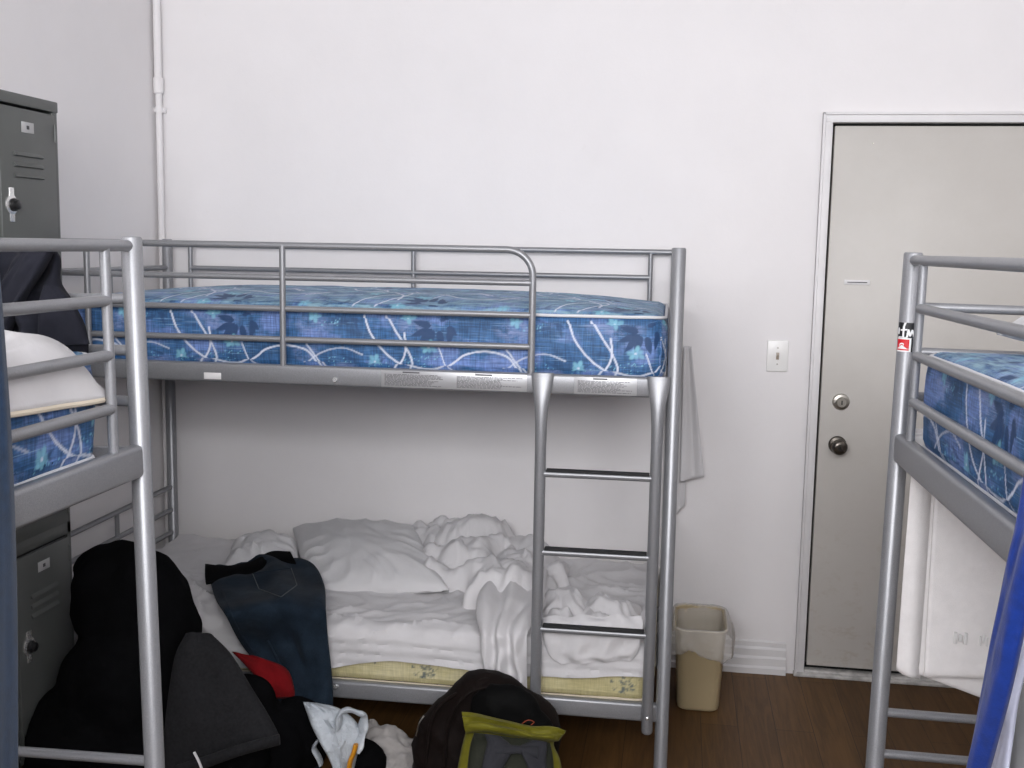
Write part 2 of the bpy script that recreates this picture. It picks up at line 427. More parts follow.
kn = MB().lathe([(.033, 0), (.033, .004), (.029, .009), (.014, .012), (.012, .030), (.018, .036), (.027, .044), (.0295, .054), (.027, .064), (.019, .070), (.010, .071)], (.600, yd, .893), 'Y', 28).obj('door_knob', 'dark_chrome', door)
kn['label'] = 'tarnished round door knob'
MB().box((.598, yd-.0735, .886), (.602, yd-.0705, .900), .0008).obj('key_slot', 'gap_dark', kn)
lp = MB().box((.592, yd-.004, 1.485), (.682, yd, 1.503), .0015).obj('label_holder', 'trim', door)
MB().box((.602, yd-.006, 1.4925), (.672, yd-.0035, 1.4955), .0005).obj('slot', 'ink', lp)
MB().lathe([(.003, 0), (.002, .002)], (.665, yd, 1.99), 'Y', 10).obj('pin', 'satin', door)

# conduit in the left corner
pipe = thing('conduit_pipe', 'white painted conduit pipe running up the room corner', 'pipe', (-2.033, 4.090, 0))
MB().tube([(0, 0, .125), (0, 0, 2.2)], .0125, 16).obj('lower_tube', 'wall', pipe)
MB().tube([(0, 0, 2.2), (0, 0, ZC)], .0150, 16).obj('upper_tube', 'wall', pipe)
MB().lathe([(.0135, 2.165), (.0195, 2.170), (.0195, 2.225), (.0155, 2.23)], (0, 0, 0), 'Z', 18).obj('coupling', 'wall', pipe)
MB().box((-.028, .001, 2.095), (.022, .026, 2.115), .003).tube([(0, 0, 2.095), (0, 0, 2.115)], .0165, 16).obj('bracket', 'wall', pipe)

# light switch
sw = thing('light_switch', 'white toggle light switch plate on the wall beside the door', 'light switch', (.367, YB, 1.217))
MB().box((-.0385, -.007, -.0585), (.0385, 0, .0585), .0045, 3).obj('cover_plate', 'white_plastic', sw)
MB().box((-.0055, -.0085, -.013), (.0055, -.0065, .013), .0004).obj('toggle_slot', 'toggle', sw)
MB().box((-.004, -.019, -.001), (.004, -.006, .009), .0015).obj('toggle', 'toggle', sw)
for z in (-.030, .030): MB().lathe([(.0032, 0), (.0028, .0012)], (0, -.007, z), 'Y', 12).obj('screw', 'satin', sw)

# ------------------------------------------------------------------ lockers
def locker(y0, y1, label):
    xf = -1.75; xb = XL+.008; z0, zt = .15, 1.98; ty = (zt-z0)/3
    t = thing('locker', label, 'locker', ((xf+xb)/2, (y0+y1)/2, 0), 0)
    ox, oy = -(xf+xb)/2, -(y0+y1)/2
    def P(x, y, z): return (x+ox, y+oy, z)
    b = MB()
    b.box(P(xb, y0, z0), P(xb+.012, y1, zt), .001)
    b.box(P(xb, y0, z0), P(xf-.004, y0+.012, zt), .001).box(P(xb, y1-.012, z0), P(xf-.004, y1, zt), .001)
    for k in range(4): b.box(P(xb, y0, z0+k*ty-.006 if k else z0), P(xf-.004, y1, z0+k*ty+.006 if k < 3 else zt), .001)
    # face frame
    b.box(P(xf-.016, y0, z0), P(xf, y0+.016, zt), .002).box(P(xf-.016, y1-.020, z0), P(xf, y1, zt), .002)
    for k in range(4):
        za, zb = (z0+k*ty-.018, z0+k*ty+.018)
        if k == 0: za = z0
        if k == 3: zb = zt
        b.box(P(xf-.016, y0, za), P(xf, y1, zb), .002)
    b.box(P(xb, y0, zt-.030), P(xf+.004, y1, zt), .003)
    b.obj('cabinet', 'locker', t)
    for y in (y0, y1-.03):
        for x in (xb+.01, xf-.04): MB().box(P(x, y, 0), P(x+.03, y+.03, z0), .002).obj('leg', 'locker', t)
    for k in range(3):
        za, zb = z0+k*ty+.020, z0+(k+1)*ty-.024; ya, yb = y0+.020, y1-.024
        if k == 2: zb = zt-.038
        MB().box(P(xf-.012, ya-.003, za-.003), P(xf-.006, yb+.003, zb+.003), 0).obj('shadow_gap', 'gap_dark', t)
        d = MB(); d.box(P(xf-.006, ya, za), P(xf+.008, yb, zb), .003)
        yc = (ya+yb)/2
        for zs in (zb-.118, zb-.146, zb-.174):     # pressed louvres
            prof_ = [(.008, -.009), (.0155, -.006), (.0150, -.0045), (.008, .004)]
            d.grid([[P(xf+a, yc+yy, zs+c) for a, c in prof_] for yy in (-.072, .060)])
            d.cap([P(xf+a, yc-.072, zs+c) for a, c in prof_]); d.cap([P(xf+a, yc+.060, zs+c) for a, c in prof_])
        for zs in (za+.075, za+.099, za+.123):
            prof_ = [(.008, -.009), (.0155, -.006), (.0150, -.0045), (.008, .004)]
            d.grid([[P(xf+a, yc+yy, zs+c) for a, c in prof_] for yy in (-.072, .060)])
            d.cap([P(xf+a, yc-.072, zs+c) for a, c in prof_]); d.cap([P(xf+a, yc+.060, zs+c) for a, c in prof_])
        dd = d.obj('door', 'locker', t)
        MB().box(P(xf+.008, yc-.004-.028, zb-.062), P(xf+.0095, yc-.004+.028, zb-.034), .0005).obj('number_plate', 'tag', dd)
        MB().box(P(xf+.0095, yc-.004-.006, zb-.053), P(xf+.0102, yc-.004+.006, zb-.043), .0003).obj('number_mark', 'ink', dd)
        for zz in (zb-.05, za+.05): MB().tube([P(xf+.007, yb-.001, zz-.024), P(xf+.007, yb-.001, zz+.024)], .0045, 10).obj('hinge', 'locker', dd)
        zl = zb-.255; yl = ya+.040
        h = MB().lathe([(.026, .008), (.026, .011), (.022, .013)], P(xf, yl, zl), 'X', 24)
        h.box(P(xf+.008, yl-.011, zl-.045), P(xf+.0115, yl+.011, zl+.045), .003)
        hh = h.obj('latch_plate', 'chrome', dd)
        MB().lathe([(.017, .012), (.017, .020), (.013, .023), (.0125, .030), (.010, .032)], P(xf, yl, zl), 'X', 20).obj('combination_dial', 'black_plastic', dd)
    return t
locker(2.603, 2.905, 'grey three-tier steel locker in the left corner, nearest the back wall')
locker(2.296, 2.600, 'grey three-tier steel locker at the left photo edge, nearer the camera')

# ------------------------------------------------------------------ bunk beds
L2, W2 = .989, .45          # half length, half width between post centres
ZT, ZU0, ZU1, ZL0, ZL1 = 1.606, 1.172, 1.232, .186, .243
def side_guard_plain(root, sy, rr=.0098):
    y = sy*W2
    MB().tube([(-L2, y, 1.590), (L2, y, 1.590)], rr+.0006).obj('guard_rail', 'silver', root)
    for z in (1.496, 1.402, 1.309): MB().tube([(-L2+.098, y, z), (L2-.098, y, z)], rr).obj('guard_rail', 'silver', root)
    for x in (-L2+.095, 0, L2-.095): MB().tube([(x, y, ZU1-.004), (x, y, 1.590)], rr-.0008).obj('guard_upright', 'silver', root)
def make_bunk(label, loc, rz, ladder=False, pr=.019):
    root = thing('bunk_bed', label, 'bunk bed', loc, rz)
    for sx in (-1, 1):
        for sy in (-1, 1):
            MB().lathe([(pr+.001, 0), (pr+.001, .012), (pr, .014), (pr, ZT-.004), (pr-.002, ZT-.0005), (pr-.006, ZT)], (sx*L2, sy*W2, 0), 'Z', 24).obj('post', 'silver', root)
    for sy in (-1, 1):
        for z0, z1 in ((ZU0, ZU1), (ZL0, ZL1)):
            MB().box((-L2+pr*.7, sy*W2-.014, z0), (L2-pr*.7, sy*W2+.014, z1), .009, 3).obj('side_beam', 'silver', root)
    for sx in (-1, 1):
        for z in (1.495, 1.402, 1.309, .619, .525, .432):
            MB().tube([(sx*L2, -W2, z), (sx*L2, W2, z)], .0098).obj('end_rail', 'silver', root)
        for za, zb in ((1.309, 1.495), (.432, .619)):
            MB().tube([(sx*L2, 0, za), (sx*L2, 0, zb)], .0085).obj('end_upright', 'silver', root)
        for z0, z1 in ((ZU0, ZU1), (ZL0, ZL1)):
            MB().box((sx*L2-.010, -W2+pr*.7, z0+.008), (sx*L2+.010, W2-pr*.7, z1-.008), .005).obj('end_beam', 'silver', root)
    for zz in (ZU1-.032, ZL1-.028):           # woven wire deck under each mattress
        b = MB()
        for k in range(13):
            x = -L2+.08+k*(2*L2-.16)/12; b.box((x-.018, -W2+.01, zz), (x+.018, W2-.01, zz+.008), .002)
        b.obj('slat_deck', 'silver', root)
    if not ladder:
        side_guard_plain(root, -1); side_guard_plain(root, 1)
        return root
    side_guard_plain(root, 1)
    y = -W2
    # front guard: bent top tube whose right end turns down to the beam
    xe = L2-.419; R_ = .078; zt = 1.592
    arc = [(xe-R_+R_*math.sin(a), y, zt-R_+R_*math.cos(a)) for a in [PI/2*k/10 for k in range(11)]]
    MB().tube([(-L2, y, zt)]+arc+[(xe, y, ZU1-.006)], .0105).obj('guard_rail', 'silver', root)
    for z in (1.496, 1.402, 1.309): MB().tube([(-L2, y, z), (xe, y, z)], .0092).obj('guard_rail', 'silver', root)
    for x in (-.190, -.82): MB().tube([(x, y-.004, ZU1-.004), (x, y-.004, zt)], .0095).obj('guard_upright', 'silver', root)
    # ladder hooked over both beams
    lad = bpy.data.objects.new('ladder', None); COL.objects.link(lad); lad.parent = root
    for x in (L2-.382, L2-.044):
        pts = []; vs = []
        n = 24
        for z, sx_, sy_, yo in ((ZU1+.004, .0330, .0105, -.020), (ZU1-.012, .0325, .0105, -.022), (ZU1-.035, .0290, .012, -.025), (ZU0-.005, .0245, .0135, -.029), (ZU0-.035, .0205, .0150, -.032), (ZU0-.085, .0175, .0165, -.034), (ZU0-.15, .0168, .0168, -.034), (.60, .0168, .0168, -.034), (.170, .0168, .0168, -.034), (.164, .0150, .0150, -.034), (.160, .010, .010, -.034)):
            vs.append([(x+sx_*math.cos(2*PI*k/n), y+yo+sy_*math.sin(2*PI*k/n), z) for k in range(n)])
        b = MB().grid(vs, close_u=True); b.cap(vs[0]); b.cap(vs[-1])
        b.obj('ladder_rail', 'silver', lad)
        MB().lathe([(.0055, 0), (.0055, .003), (.003, .0045)], (x, y-.050, .215), 'Y', 12).obj('ladder_bolt', 'chrome', lad)
        MB().lathe([(.003, 0), (.003, .001)], (x, y-.031, ZU1-.02), 'Y', 10).obj('rivet', 'ink', lad)
    for z in (.943, .706, .469):
        MB().tube([(L2-.382, y-.036, z-.004), (L2-.044, y-.036, z-.004)], .0100).obj('rung', 'silver', lad)
        MB().box((L2-.364, y-.046, z+.003), (L2-.062, y-.020, z+.0105), .002).obj('rung_tread', 'tread', lad)
    for x in (-.022, .0):
        pass
    MB().lathe([(.0085, 0), (.0085, .003), (.006, .0055), (.0025, .0055)], (-.024, y-.014, 1.192), 'Y', 16).obj('bolt', 'chrome', root)
    MB().lathe([(.0085, 0), (.0085, .003), (.006, .0055), (.0025, .0055)], (-.024, y-.014, .225), 'Y', 16).obj('bolt', 'chrome', root)
    MB().box((-.440, y-.0152, 1.181), (-.385, y-.0138, 1.201), .0005).obj('paper_sticker', 'sticker_white', root)['label'] = 'blank white paper sticker'
    # printed safety notices: silver foil with rows of fine print too small to read
    for x0, x1, cols in ((.120, .560, 2), (.700, .882, 1)):
        pl = MB().box((x0, y-.0149, 1.177), (x1, y-.0138, 1.227), .0003).obj('printed_notice', 'notice', root)
        pl['label'] = 'foil notice with rows of fine print'
        rnd = random.Random(int(x0*1000)); w = (x1-x0)/cols
        for c in range(cols):
            tx = MB(); a0, a1 = x0+c*w+.010, x0+(c+1)*w-.012
            tx.box((a0+.28*(a1-a0), y-.0153, 1.2205), (a0+.54*(a1-a0), y-.0149, 1.2250), 0)
            z = 1.2165
            while z > 1.181:
                x = a0; end = a1-rnd.random()*.35*(a1-a0)
                while x < end:
                    wd = .004+rnd.random()*.012; tx.box((x, y-.0152, z-.0017), (min(x+wd, end), y-.0149, z), 0); x += wd+.0022
                z -= .0036
            tx.obj('fine_print', 'print_grey', pl, 180)
    return root
MAT['notice'] = simple('foil_notice', (.40, .40, .41), .35, .4)
MAT['print_grey'] = simple('print_grey', (.13, .13, .135), .6)
am = .0097
main = make_bunk('silver metal bunk bed along the back wall with a ladder and white bedding below', (-.0050-.989*math.cos(am)-W2*math.sin(am), 3.170-.989*math.sin(am)+W2*math.cos(am), 0), am, True, .0200)
XLB, YLB = -.971, 1.838
left = make_bunk('silver metal bunk bed cropped by the left photo edge, in front of the lockers', (XLB-W2, YLB-L2, 0), PI/2, False, .0185)
ar = .018
right = make_bunk('silver metal bunk bed cropped by the right photo edge, in front of the door', (.467+W2*math.cos(ar)+L2*math.sin(ar), 2.3465-L2*math.cos(ar)+W2*math.sin(ar), 0), PI/2+ar, False, .0190)

# stickers wrapped on the right bunk's corner post (local +x,+y post is the far aisle one)
def post_sticker(name, z0, z1, a0, a1, paint, mats, res=(60, 60), off=.0004):
    px, py = L2, W2; r = .0190+off; n, m = res
    vs = []; fs = []; mi = []
    for i in range(m+1):
        z = z0+(z1-z0)*i/m
        for k in range(n+1):
            a = a0+(a1-a0)*k/n; vs.append((px+r*math.cos(a), py+r*math.sin(a), z))
    for i in range(m):
        for k in range(n):
            fs.append((i*(n+1)+k, i*(n+1)+k+1, (i+1)*(n+1)+k+1, (i+1)*(n+1)+k)); mi.append(paint((k+.5)/n, (i+.5)/m))
    me = bpy.data.meshes.new(name); me.from_pydata(vs, [], fs); me.polygons.foreach_set('material_index', mi); me.update()
    me = baked(me, [('SOLIDIFY', dict(thickness=.0003, offset=0.))]) if False else me
    return link(name, me, mats, right)
MAT['st_black'] = simple('sticker_black', (.01, .01, .012), .4)
MAT['st_white'] = simple('sticker_white', (.8, .8, .8), .4)
MAT['st_red'] = simple('sticker_red', (.62, .012, .02), .4)
def seg_d(u, v, a, b):
    ax, ay = a; bx, by = b; t = max(0, min(1, ((u-ax)*(bx-ax)+(v-ay)*(by-ay))/max(1e-9, (bx-ax)**2+(by-ay)**2)))
    return math.hypot(u-ax-t*(bx-ax), v-ay-t*(by-ay))
def paint_letters(u, v):
    # heavy white lettering cut off at the sticker's edge, on black
    segs = [((.34, -.1), (.36, .72)), ((.36, .72), (.44, 1.05)), ((.22, .50), (.50, .54)), ((.06, .25), (.06, .6)),
            ((.55, .06), (.60, .52)), ((.60, .52), (.70, .14)), ((.70, .14), (.80, .50)), ((.80, .50), (.92, .10)), ((.92, .10), (1.0, .45)), ((.10, .02), (.50, .0))]
    return 1 if min(seg_d(u, v, a, b) for a, b in segs) < .052 else 0
def paint_logo(u, v):
    if u > .80: return 0
    if not (.10 < v < .90 and u < .70): return 1
    x, y = (u-.02)/.66, (v-.1)/.8
    # white mountain under a curling wave
    hill = y < .16+.34*max(0, 1-abs(x-.46)/.42) and y > .12
    curl = abs(math.hypot((x-.45)*1.2, y-.36)-.26) < .055 and y > .40 and x < .62
    return 1 if (hill or curl) else 2
# face the aisle and camera: world direction (-.35,-1) seen in the bunk's local frame
A0 = math.radians(93); SPAN = math.radians(118)
post_sticker('lettered_sticker', 1.4315, 1.4625, A0+.15+.02, A0+SPAN+.15, paint_letters, ['st_black', 'st_white'])['label'] = 'black sticker with cut-off white lettering'
post_sticker('logo_sticker', 1.4025, 1.4310, A0+.15+.02, A0+SPAN+.15-.05, paint_logo, ['st_black', 'st_white', 'st_red'])['label'] = 'small red logo sticker with white mountain and wave'

# ------------------------------------------------------------------ mattresses
TW, TH = .62, .20
def disc(C, ch, x, y, rx, ry, val=1., ang=0):
    H, Wd = C.shape[:2]
    yy, xx = np.mgrid[0:H, 0:Wd]; px = (xx+.5)/Wd*TW; py = (yy+.5)/H*TH
    for ox in (-TW, 0, TW):
        dx, dy = px-x-ox, py-y
        u = dx*math.cos(ang)+dy*math.sin(ang); w = -dx*math.sin(ang)+dy*math.cos(ang)
        C[..., ch] = np.maximum(C[..., ch], np.clip((1-np.sqrt((u/rx)**2+(w/ry)**2))*2.2, 0, 1)*val)
def stroke(C, ch, pts, wd=.0022, val=1.):
    P = [V((p[0], p[1], 0)) for p in pts]; P = bez(P, 60)
    for p in P: disc(C, ch, p.x % TW, p.y, wd*1.7, wd*1.7, val)
def leaf(C, ch, x, y, ang, ln, wd, val=.9):
    H, Wd = C.shape[:2]
    yy, xx = np.mgrid[0:H, 0:Wd]; px = (xx+.5)/Wd*TW; py = (yy+.5)/H*TH
    for ox in (-TW, 0, TW):
        dx, dy = px-x-ox, py-y
        u = (dx*math.cos(ang)+dy*math.sin(ang))/ln; w = -dx*math.sin(ang)+dy*math.cos(ang)
        prof_ = wd*np.sqrt(np.clip(u, 0, 1))*np.clip(1-u, 0, 1)*2
        C[..., ch] = np.maximum(C[..., ch], np.clip((prof_-np.abs(w))/.0025+.3, 0, 1)*((u > 0) & (u < 1))*val)
def blue_tile():
    C = np.zeros((200, 620, 4))
    k = .29/1024*3.1       # photo crop units to metres along the mattress side
    def q(x, y): return ((x-230)*.00088 , (532-y)*.00093)
    stroke(C, 0, [q(505, 332), q(530, 400), q(580, 460), q(640, 500), q(700, 520), q(760, 521), q(820, 490), q(860, 462), q(930, 447), q(1005, 462), q(1040, 500), q(1060, 530)])
    stroke(C, 0, [q(583, 332), q(620, 390), q(655, 440), q(677, 490), q(668, 528)])
    stroke(C, 0, [q(608, 530), q(645, 480), q(656, 440), q(650, 395)])
    stroke(C, 0, [q(770, 440), q(800, 510), q(830, 530)], .0015)
    stroke(C, 0, [q(300, 440), q(340, 490), q(372, 530)], .0018)
    stroke(C, 0, [q(290, 512), q(350, 470), q(430, 450), q(500, 470)], .0018, .7)
    for a, l, x, y in ((200, .055, 740, 382), (165, .05, 742, 372), (250, .05, 752, 384), (285, .048, 770, 386), (232, .06, 745, 380), (320, .035, 800, 372), (260, .04, 812, 380), (25, .03, 770, 350)):
        leaf(C, 1, *q(x, y), math.radians(a), l*1.15, .015, .95)
    for x, y, a, b_ in ((690, 370, .075, .035), (610, 350, .05, .02), (640, 515, .045, .016), (330, 380, .07, .035), (300, 470, .05, .03), (450, 520, .05, .014)):
        cx, cy = q(x, y); disc(C, 3, cx % TW, cy, a, b_, .75)
    for a, l, x, y in ((150, .05, 440, 350), (200, .05, 450, 362), (330, .045, 455, 345), (290, .05, 470, 350)): leaf(C, 1, *q(x, y), math.radians(a), l, .008, .6)
    for a, l, x, y in ((160, .05, 480, 492), (200, .05, 490, 500), (30, .045, 545, 500)): leaf(C, 1, *q(x, y), math.radians(a), l, .007, .6)
    for x, y in ((735, 440), (545, 492), (330, 345), (662, 340)):
        cx, cy = q(x, y)
        for a in range(7):
            an = a*2*PI/7+.4; rr_ = .013+.006*math.sin(a*2.3+x); disc(C, 2, (cx+rr_*math.cos(an)) % TW, cy+rr_*.8*math.sin(an),   .013, .0085, (.6, .85, .7)[a % 3], an)
        disc(C, 0, cx % TW, cy, .005, .004, .8)
    rnd = random.Random(4)
    for x, y in ((735, 490), (560, 515), (690, 495), (420, 500), (380, 360)):
        for _ in range(16):
            cx, cy = q(x+rnd.uniform(-40, 40), y+rnd.uniform(-22, 22)); disc(C, 2, cx, cy, .0022, .0022, .9)
    return C
def yellow_tile():
    C = np.zeros((200, 620, 4)); rnd = random.Random(9)
    for cx, cy in ((.11, .045), (.30, .10), (.44, .045), (.56, .12)):
        for _ in range(12):
            x, y = cx+rnd.gauss(0, .022), cy+rnd.gauss(0, .013); leaf(C, 1, x, y, rnd.uniform(0, 6), .012, .006, .9)
        for _ in range(3):
            x, y = cx+rnd.gauss(0, .016), cy+rnd.gauss(0, .010)
            for a in range(5): disc(C, 1, x+.006*math.cos(a*1.26), y+.006*math.sin(a*1.26), .004, .004, .8)
        stroke(C, 0, [(cx-.02, cy), (cx+.02, cy+.03), (cx+.06, cy+.07)], .0009, .8)
        stroke(C, 0, [(cx+.01, cy), (cx+.04, cy+.015), (cx+.07, cy+.06)], .0009, .8)
    return C
TILES = {'blue_tick': blue_tile(), 'yellow_tick': yellow_tile()}
def rounded_box(l, w, h, r, crown, step, seed=0):
    """dense rounded slab; returns verts, faces, cloth coordinates"""
    def axis(n, a): return [-a/2+a*i/n for i in range(n+1)]
    nx, ny, nz = int(l/step), int(w/(step*2)), int(h/step)
    vs, fs, uv = [], [], []
    def face(fn, na, nb, A, B, uvf):
        b0 = len(vs)
        for i in range(na+1):
            for k in range(nb+1):
                p = fn(A[i], B[k]); vs.append(p); uv.append(uvf(p))
        for i in range(na):
            for k in range(nb): fs.append((b0+i*(nb+1)+k, b0+(i+1)*(nb+1)+k, b0+(i+1)*(nb+1)+k+1, b0+i*(nb+1)+k+1))
    X, Y, Z = axis(nx, l), axis(ny, w), axis(nz, h)
    face(lambda a, c: (a, -w/2, c), nx, nz, X, Z, lambda p: (p[0]+.186, p[2]+h/2))
    face(lambda a, c: (-a, w/2, c), nx, nz, X, Z, lambda p: (-p[0]+.2, p[2]+h/2))
    face(lambda a, c: (l/2, a, c), ny, nz, Y, Z, lambda p: (p[1]+l/2+w/2, p[2]+h/2))
    face(lambda a, c: (-l/2, -a, c), ny, nz, Y, Z, lambda p: (-p[1]+.1, p[2]+h/2))
    face(lambda a, c: (a, c, h/2), nx, ny, X, Y, lambda p: (p[0]+.13, p[1]+w/2+h+.0005))
    face(lambda a, c: (a, -c, -h/2), 20, 10, axis(20, l), axis(10, w), lambda p: (p[0], p[1]))
    out = []
    for p in vs:
        p = V(p); q = V((max(-l/2+r*2, min(l/2-r*2, p.x)), max(-w/2+r*2, min(w/2-r*2, p.y)), p.z))
        d = V((p.x-q.x, p.y-q.y, 0))
        if abs(d.x) > 0 and abs(d.y) > 0:
            s = d/(2*r); m = max(abs(s.x), abs(s.y)); d = d.normalized()*2*r*m
        p2 = q+d
        # round the top and bottom rims
        fx = 1-min(1, min(l/2-abs(p2.x), w/2-abs(p2.y))/r) if min(l/2-abs(p2.x), w/2-abs(p2.y)) < r else 0
        fz = 1-min(1, (h/2-abs(p2.z))/r) if h/2-abs(p2.z) < r else 0
        sgn = 1 if p2.z > 0 else -1
        p2.z -= sgn*r*.35*fx*fx*(1 if fz > 0 else 0)
        k = r*.35*fz*fz; n2 = V((p2.x/(l/2), p2.y/(w/2), 0))
        if abs(p2.x) > l/2-r: p2.x -= math.copysign(k, p2.x)
        if abs(p2.y) > w/2-r: p2.y -= math.copysign(k, p2.y)
        e = (1-(2*p2.x/l)**4)*(1-(2*p2.y/w)**4)
        if p.z >= h/2-1e-6: p2.z += crown*max(0, e)+.004*fbm((p2.x+seed, p2.y, 0), 5)*max(0, e)
        bul = .006*math.cos(PI*p.z/h)
        if abs(p.y) >= w/2-1e-6: p2.y += math.copysign(bul+.003*fbm((p2.x+seed, 1, p2.z), 7), p.y)
        if abs(p.x) >= l/2-1e-6: p2.x += math.copysign(bul, p.x)
        out.append(p2)
    return out, fs, uv
def mattress(name, label, size, loc, rz, tick, piping, step=.0036, crown=.012, tilt=(0, 0), seed=0, r=.030):
    l, w, h = size
    vs, fs, uv = rounded_box(l, w, h, r, crown, step, seed)
    t = thing(name, label, 'mattress', loc, rz)
    vs = [v+V((0, 0, h/2+tilt[0]*v.x+tilt[1]*v.y)) for v in vs]
    me = bpy.data.meshes.new(name); me.from_pydata([tuple(v) for v in vs], [], fs); me.update()
    C = TILES[tick]; H, Wd = C.shape[:2]; U = np.array(uv)
    iu = ((U[:, 0]/TW) % 1*Wd).astype(int) % Wd
    vv = U[:, 1]/TH; iv = np.where((vv.astype(int) % 2) == 0, vv % 1, 1-vv % 1); iv = np.clip((iv*H).astype(int), 0, H-1)
    iu = np.where(vv >= 1, (iu+(vv.astype(int)*97)) % Wd, iu)
    col = np.ones((len(vs), 4)); col[:, :] = C[iv, iu]
    a = me.color_attributes.new('motif', 'FLOAT_COLOR', 'POINT'); a.data.foreach_set('color', col.ravel())
    a2 = me.attributes.new('cloth', 'FLOAT_VECTOR', 'POINT'); a2.data.foreach_set('vector', np.c_[U, np.where(U[:, 1] > h+1e-4, 100, seed*1.3)].ravel())
    bm = bmesh.new(); bm.from_mesh(me); bmesh.ops.remove_doubles(bm, verts=bm.verts[:], dist=.0006); bm.to_mesh(me); bm.free()
    link('cover', me, tick, t, True, 60)
    for z in (h-.008, .008):
        pts = []
        e = .002; rr = 2*r
        for cx, cy, a0 in ((l/2-rr, w/2-rr, 0), (-l/2+rr, w/2-rr, 90), (-l/2+rr, -w/2+rr, 180), (l/2-rr, -w/2+rr, 270)):
            for k in range(9):
                a = math.radians(a0+90*k/8); pts.append(V((cx+(rr-e)*math.cos(a), cy+(rr-e)*math.sin(a), 0)))
        dense = []
        for i in range(len(pts)):
            p, q = pts[i], pts[(i+1) % len(pts)]; n = max(1, int((q-p).length/.05))
            dense += [p.lerp(q, k/n) for k in range(n)]
        dense = [V((p.x, p.y, z+tilt[0]*p.x+tilt[1]*p.y+.003*fbm((p.x+seed, p.y, 7), 4))) for p in dense]; dense.append(dense[0].copy())
        MB().tube(dense, .0048, 8, False).obj('piping', piping, t)
    return t
ZM = ZU1-.022
mx, my = main.location.x, main.location.y
mattress('mattress', 'bare blue floral mattress on the top bunk along the back wall', (1.930, .845, .200), (mx-.004, my+.006, ZM), am, 'blue_tick', 'piping', seed=1, step=.0031, crown=.040)
lx, ly = left.location.x, left.location.y
mattress('mattress', 'blue floral mattress partly under white cover on the left cropped bunk', (1.80, .818, .196), (lx, ly+.030, ZM), PI/2, 'blue_tick', 'piping', seed=2, r=.022, crown=.025)
rx, ry = right.location.x, right.location.y
mattress('mattress', 'bare blue floral mattress on the right cropped bunk with a pillow on top', (1.80, .850, .200), (rx, ry+.032, ZM), PI/2+ar, 'blue_tick', 'piping', seed=3, r=.022, crown=.025)
low = mattress('mattress', 'pale yellow floral mattress under the white bedding on the lower bunk', (1.93, .848, .176), (mx-.008, my+.004, ZL1-.018), am, 'yellow_tick', 'cream_piping', step=.005, seed=4, crown=.001)

# ------------------------------------------------------------------ bedding of the lower bunk
cR, sR = math.cos(am), math.sin(am)
ZB = ZL1-.006+.162+.006            # top of the yellow mattress
def lowpt(x, y, z):
    """world point from main-bunk coordinates"""
    return V((mx+x*cR-y*sR, my+x*sR+y*cR, z))
def smooth01(a, b, x):
    t = max(0, min(1, (x-a)/(b-a))); return t*t*(3-2*t)
def fold(p, ang, freq, seed=0, warp=.6):
    """soft parallel creases, between 0 and 1"""
    c, s = math.cos(ang), math.sin(ang); q = V((p[0], p[1], p[2] if len(p) > 2 else 0))
    w = noise.noise(q*2.3+V((seed, 0, 0)))*warp + noise.noise(q*6+V((0, seed, 0)))*.25*warp
    v = (q.x*c+q.y*s)*freq+w*3
    return (1-abs(math.sin(v*PI)))**1.6
# fitted sheet: lies on the mattress and hangs over its front edge
def sheet_rows():
    rows = []
    nx = 230
    for i in range(nx+1):
        x = -.955+1.885*i/nx
        # hem height along the front
        hem = .277 + .050*smooth01(-.35, .25, x) + .012*math.sin(x*9) + .012*noise.noise(V((x*6, 3, 1)))
        hem = max(hem-.014, .262); drop = ZB-hem
        wid = .855; total = wid+drop
        r = []
        n = 92
        for k in range(n+1):
            s = total*k/n
            rr = .03
            if s < wid-rr: y, z, ny_, nz_ = .43-s, ZB+.006, 0, 1
            elif s < wid-rr+rr*PI/2:
                a = (s-(wid-rr))/rr; y, z, ny_, nz_ = -.425+rr-rr*math.sin(a)-rr+.004+0*rr, ZB+.006-rr+rr*math.cos(a), -math.sin(a), math.cos(a)
                y = -.411-rr*math.sin(a)
            else: y, z, ny_, nz_ = -.441, ZB+.006-rr-(s-(wid-rr+rr*PI/2)), -1, 0
            yy = y
            # creases: diagonal pulls at the left end, long soft ridges along the front, small overall crumple
            c = .012*fold((x, s, 0), .35, 6.5, 1)*smooth01(-.1, .6, x) + .008*(fold((x*.8, s, 0), 1.9, 3.2, 14, 1.4))+.009*fold((x, s, 0), 1.25, 7, 5)*smooth01(.2, .5, s)
            c += .020*fold((x*.9, s, 0), -.5+.4*x, 15, 9, .35)*smooth01(-.30, -.55, x)*smooth01(.38, .66, s) + .012*fold((x, s*.8, 0), .9, 6, 19, .9)*smooth01(-.35, -.7, x)
            c += .004*(fbm((x, s, 2), 9)+.6) + .006*max(0, fbm((x, s, 5), 3))
            if nz_ < .5: c = .35*c+.006*abs(math.sin((z-.03)*95+1.2*noise.noise(V((x*3, 1, 1)))))
            if s > wid-rr: c = min(c, .018)
            c = max(c, .0008)
            r.append(lowpt(x, yy+ny_*c, z+nz_*c))
        rows.append(r)
    return rows
fs_ = link('bed_sheet', sheet_mesh(sheet_rows(), .0022, 0, 1.), 'sheet')
tag(fs_, 'white fitted sheet spread over the yellow mattress of the lower bunk', 'bed sheet')

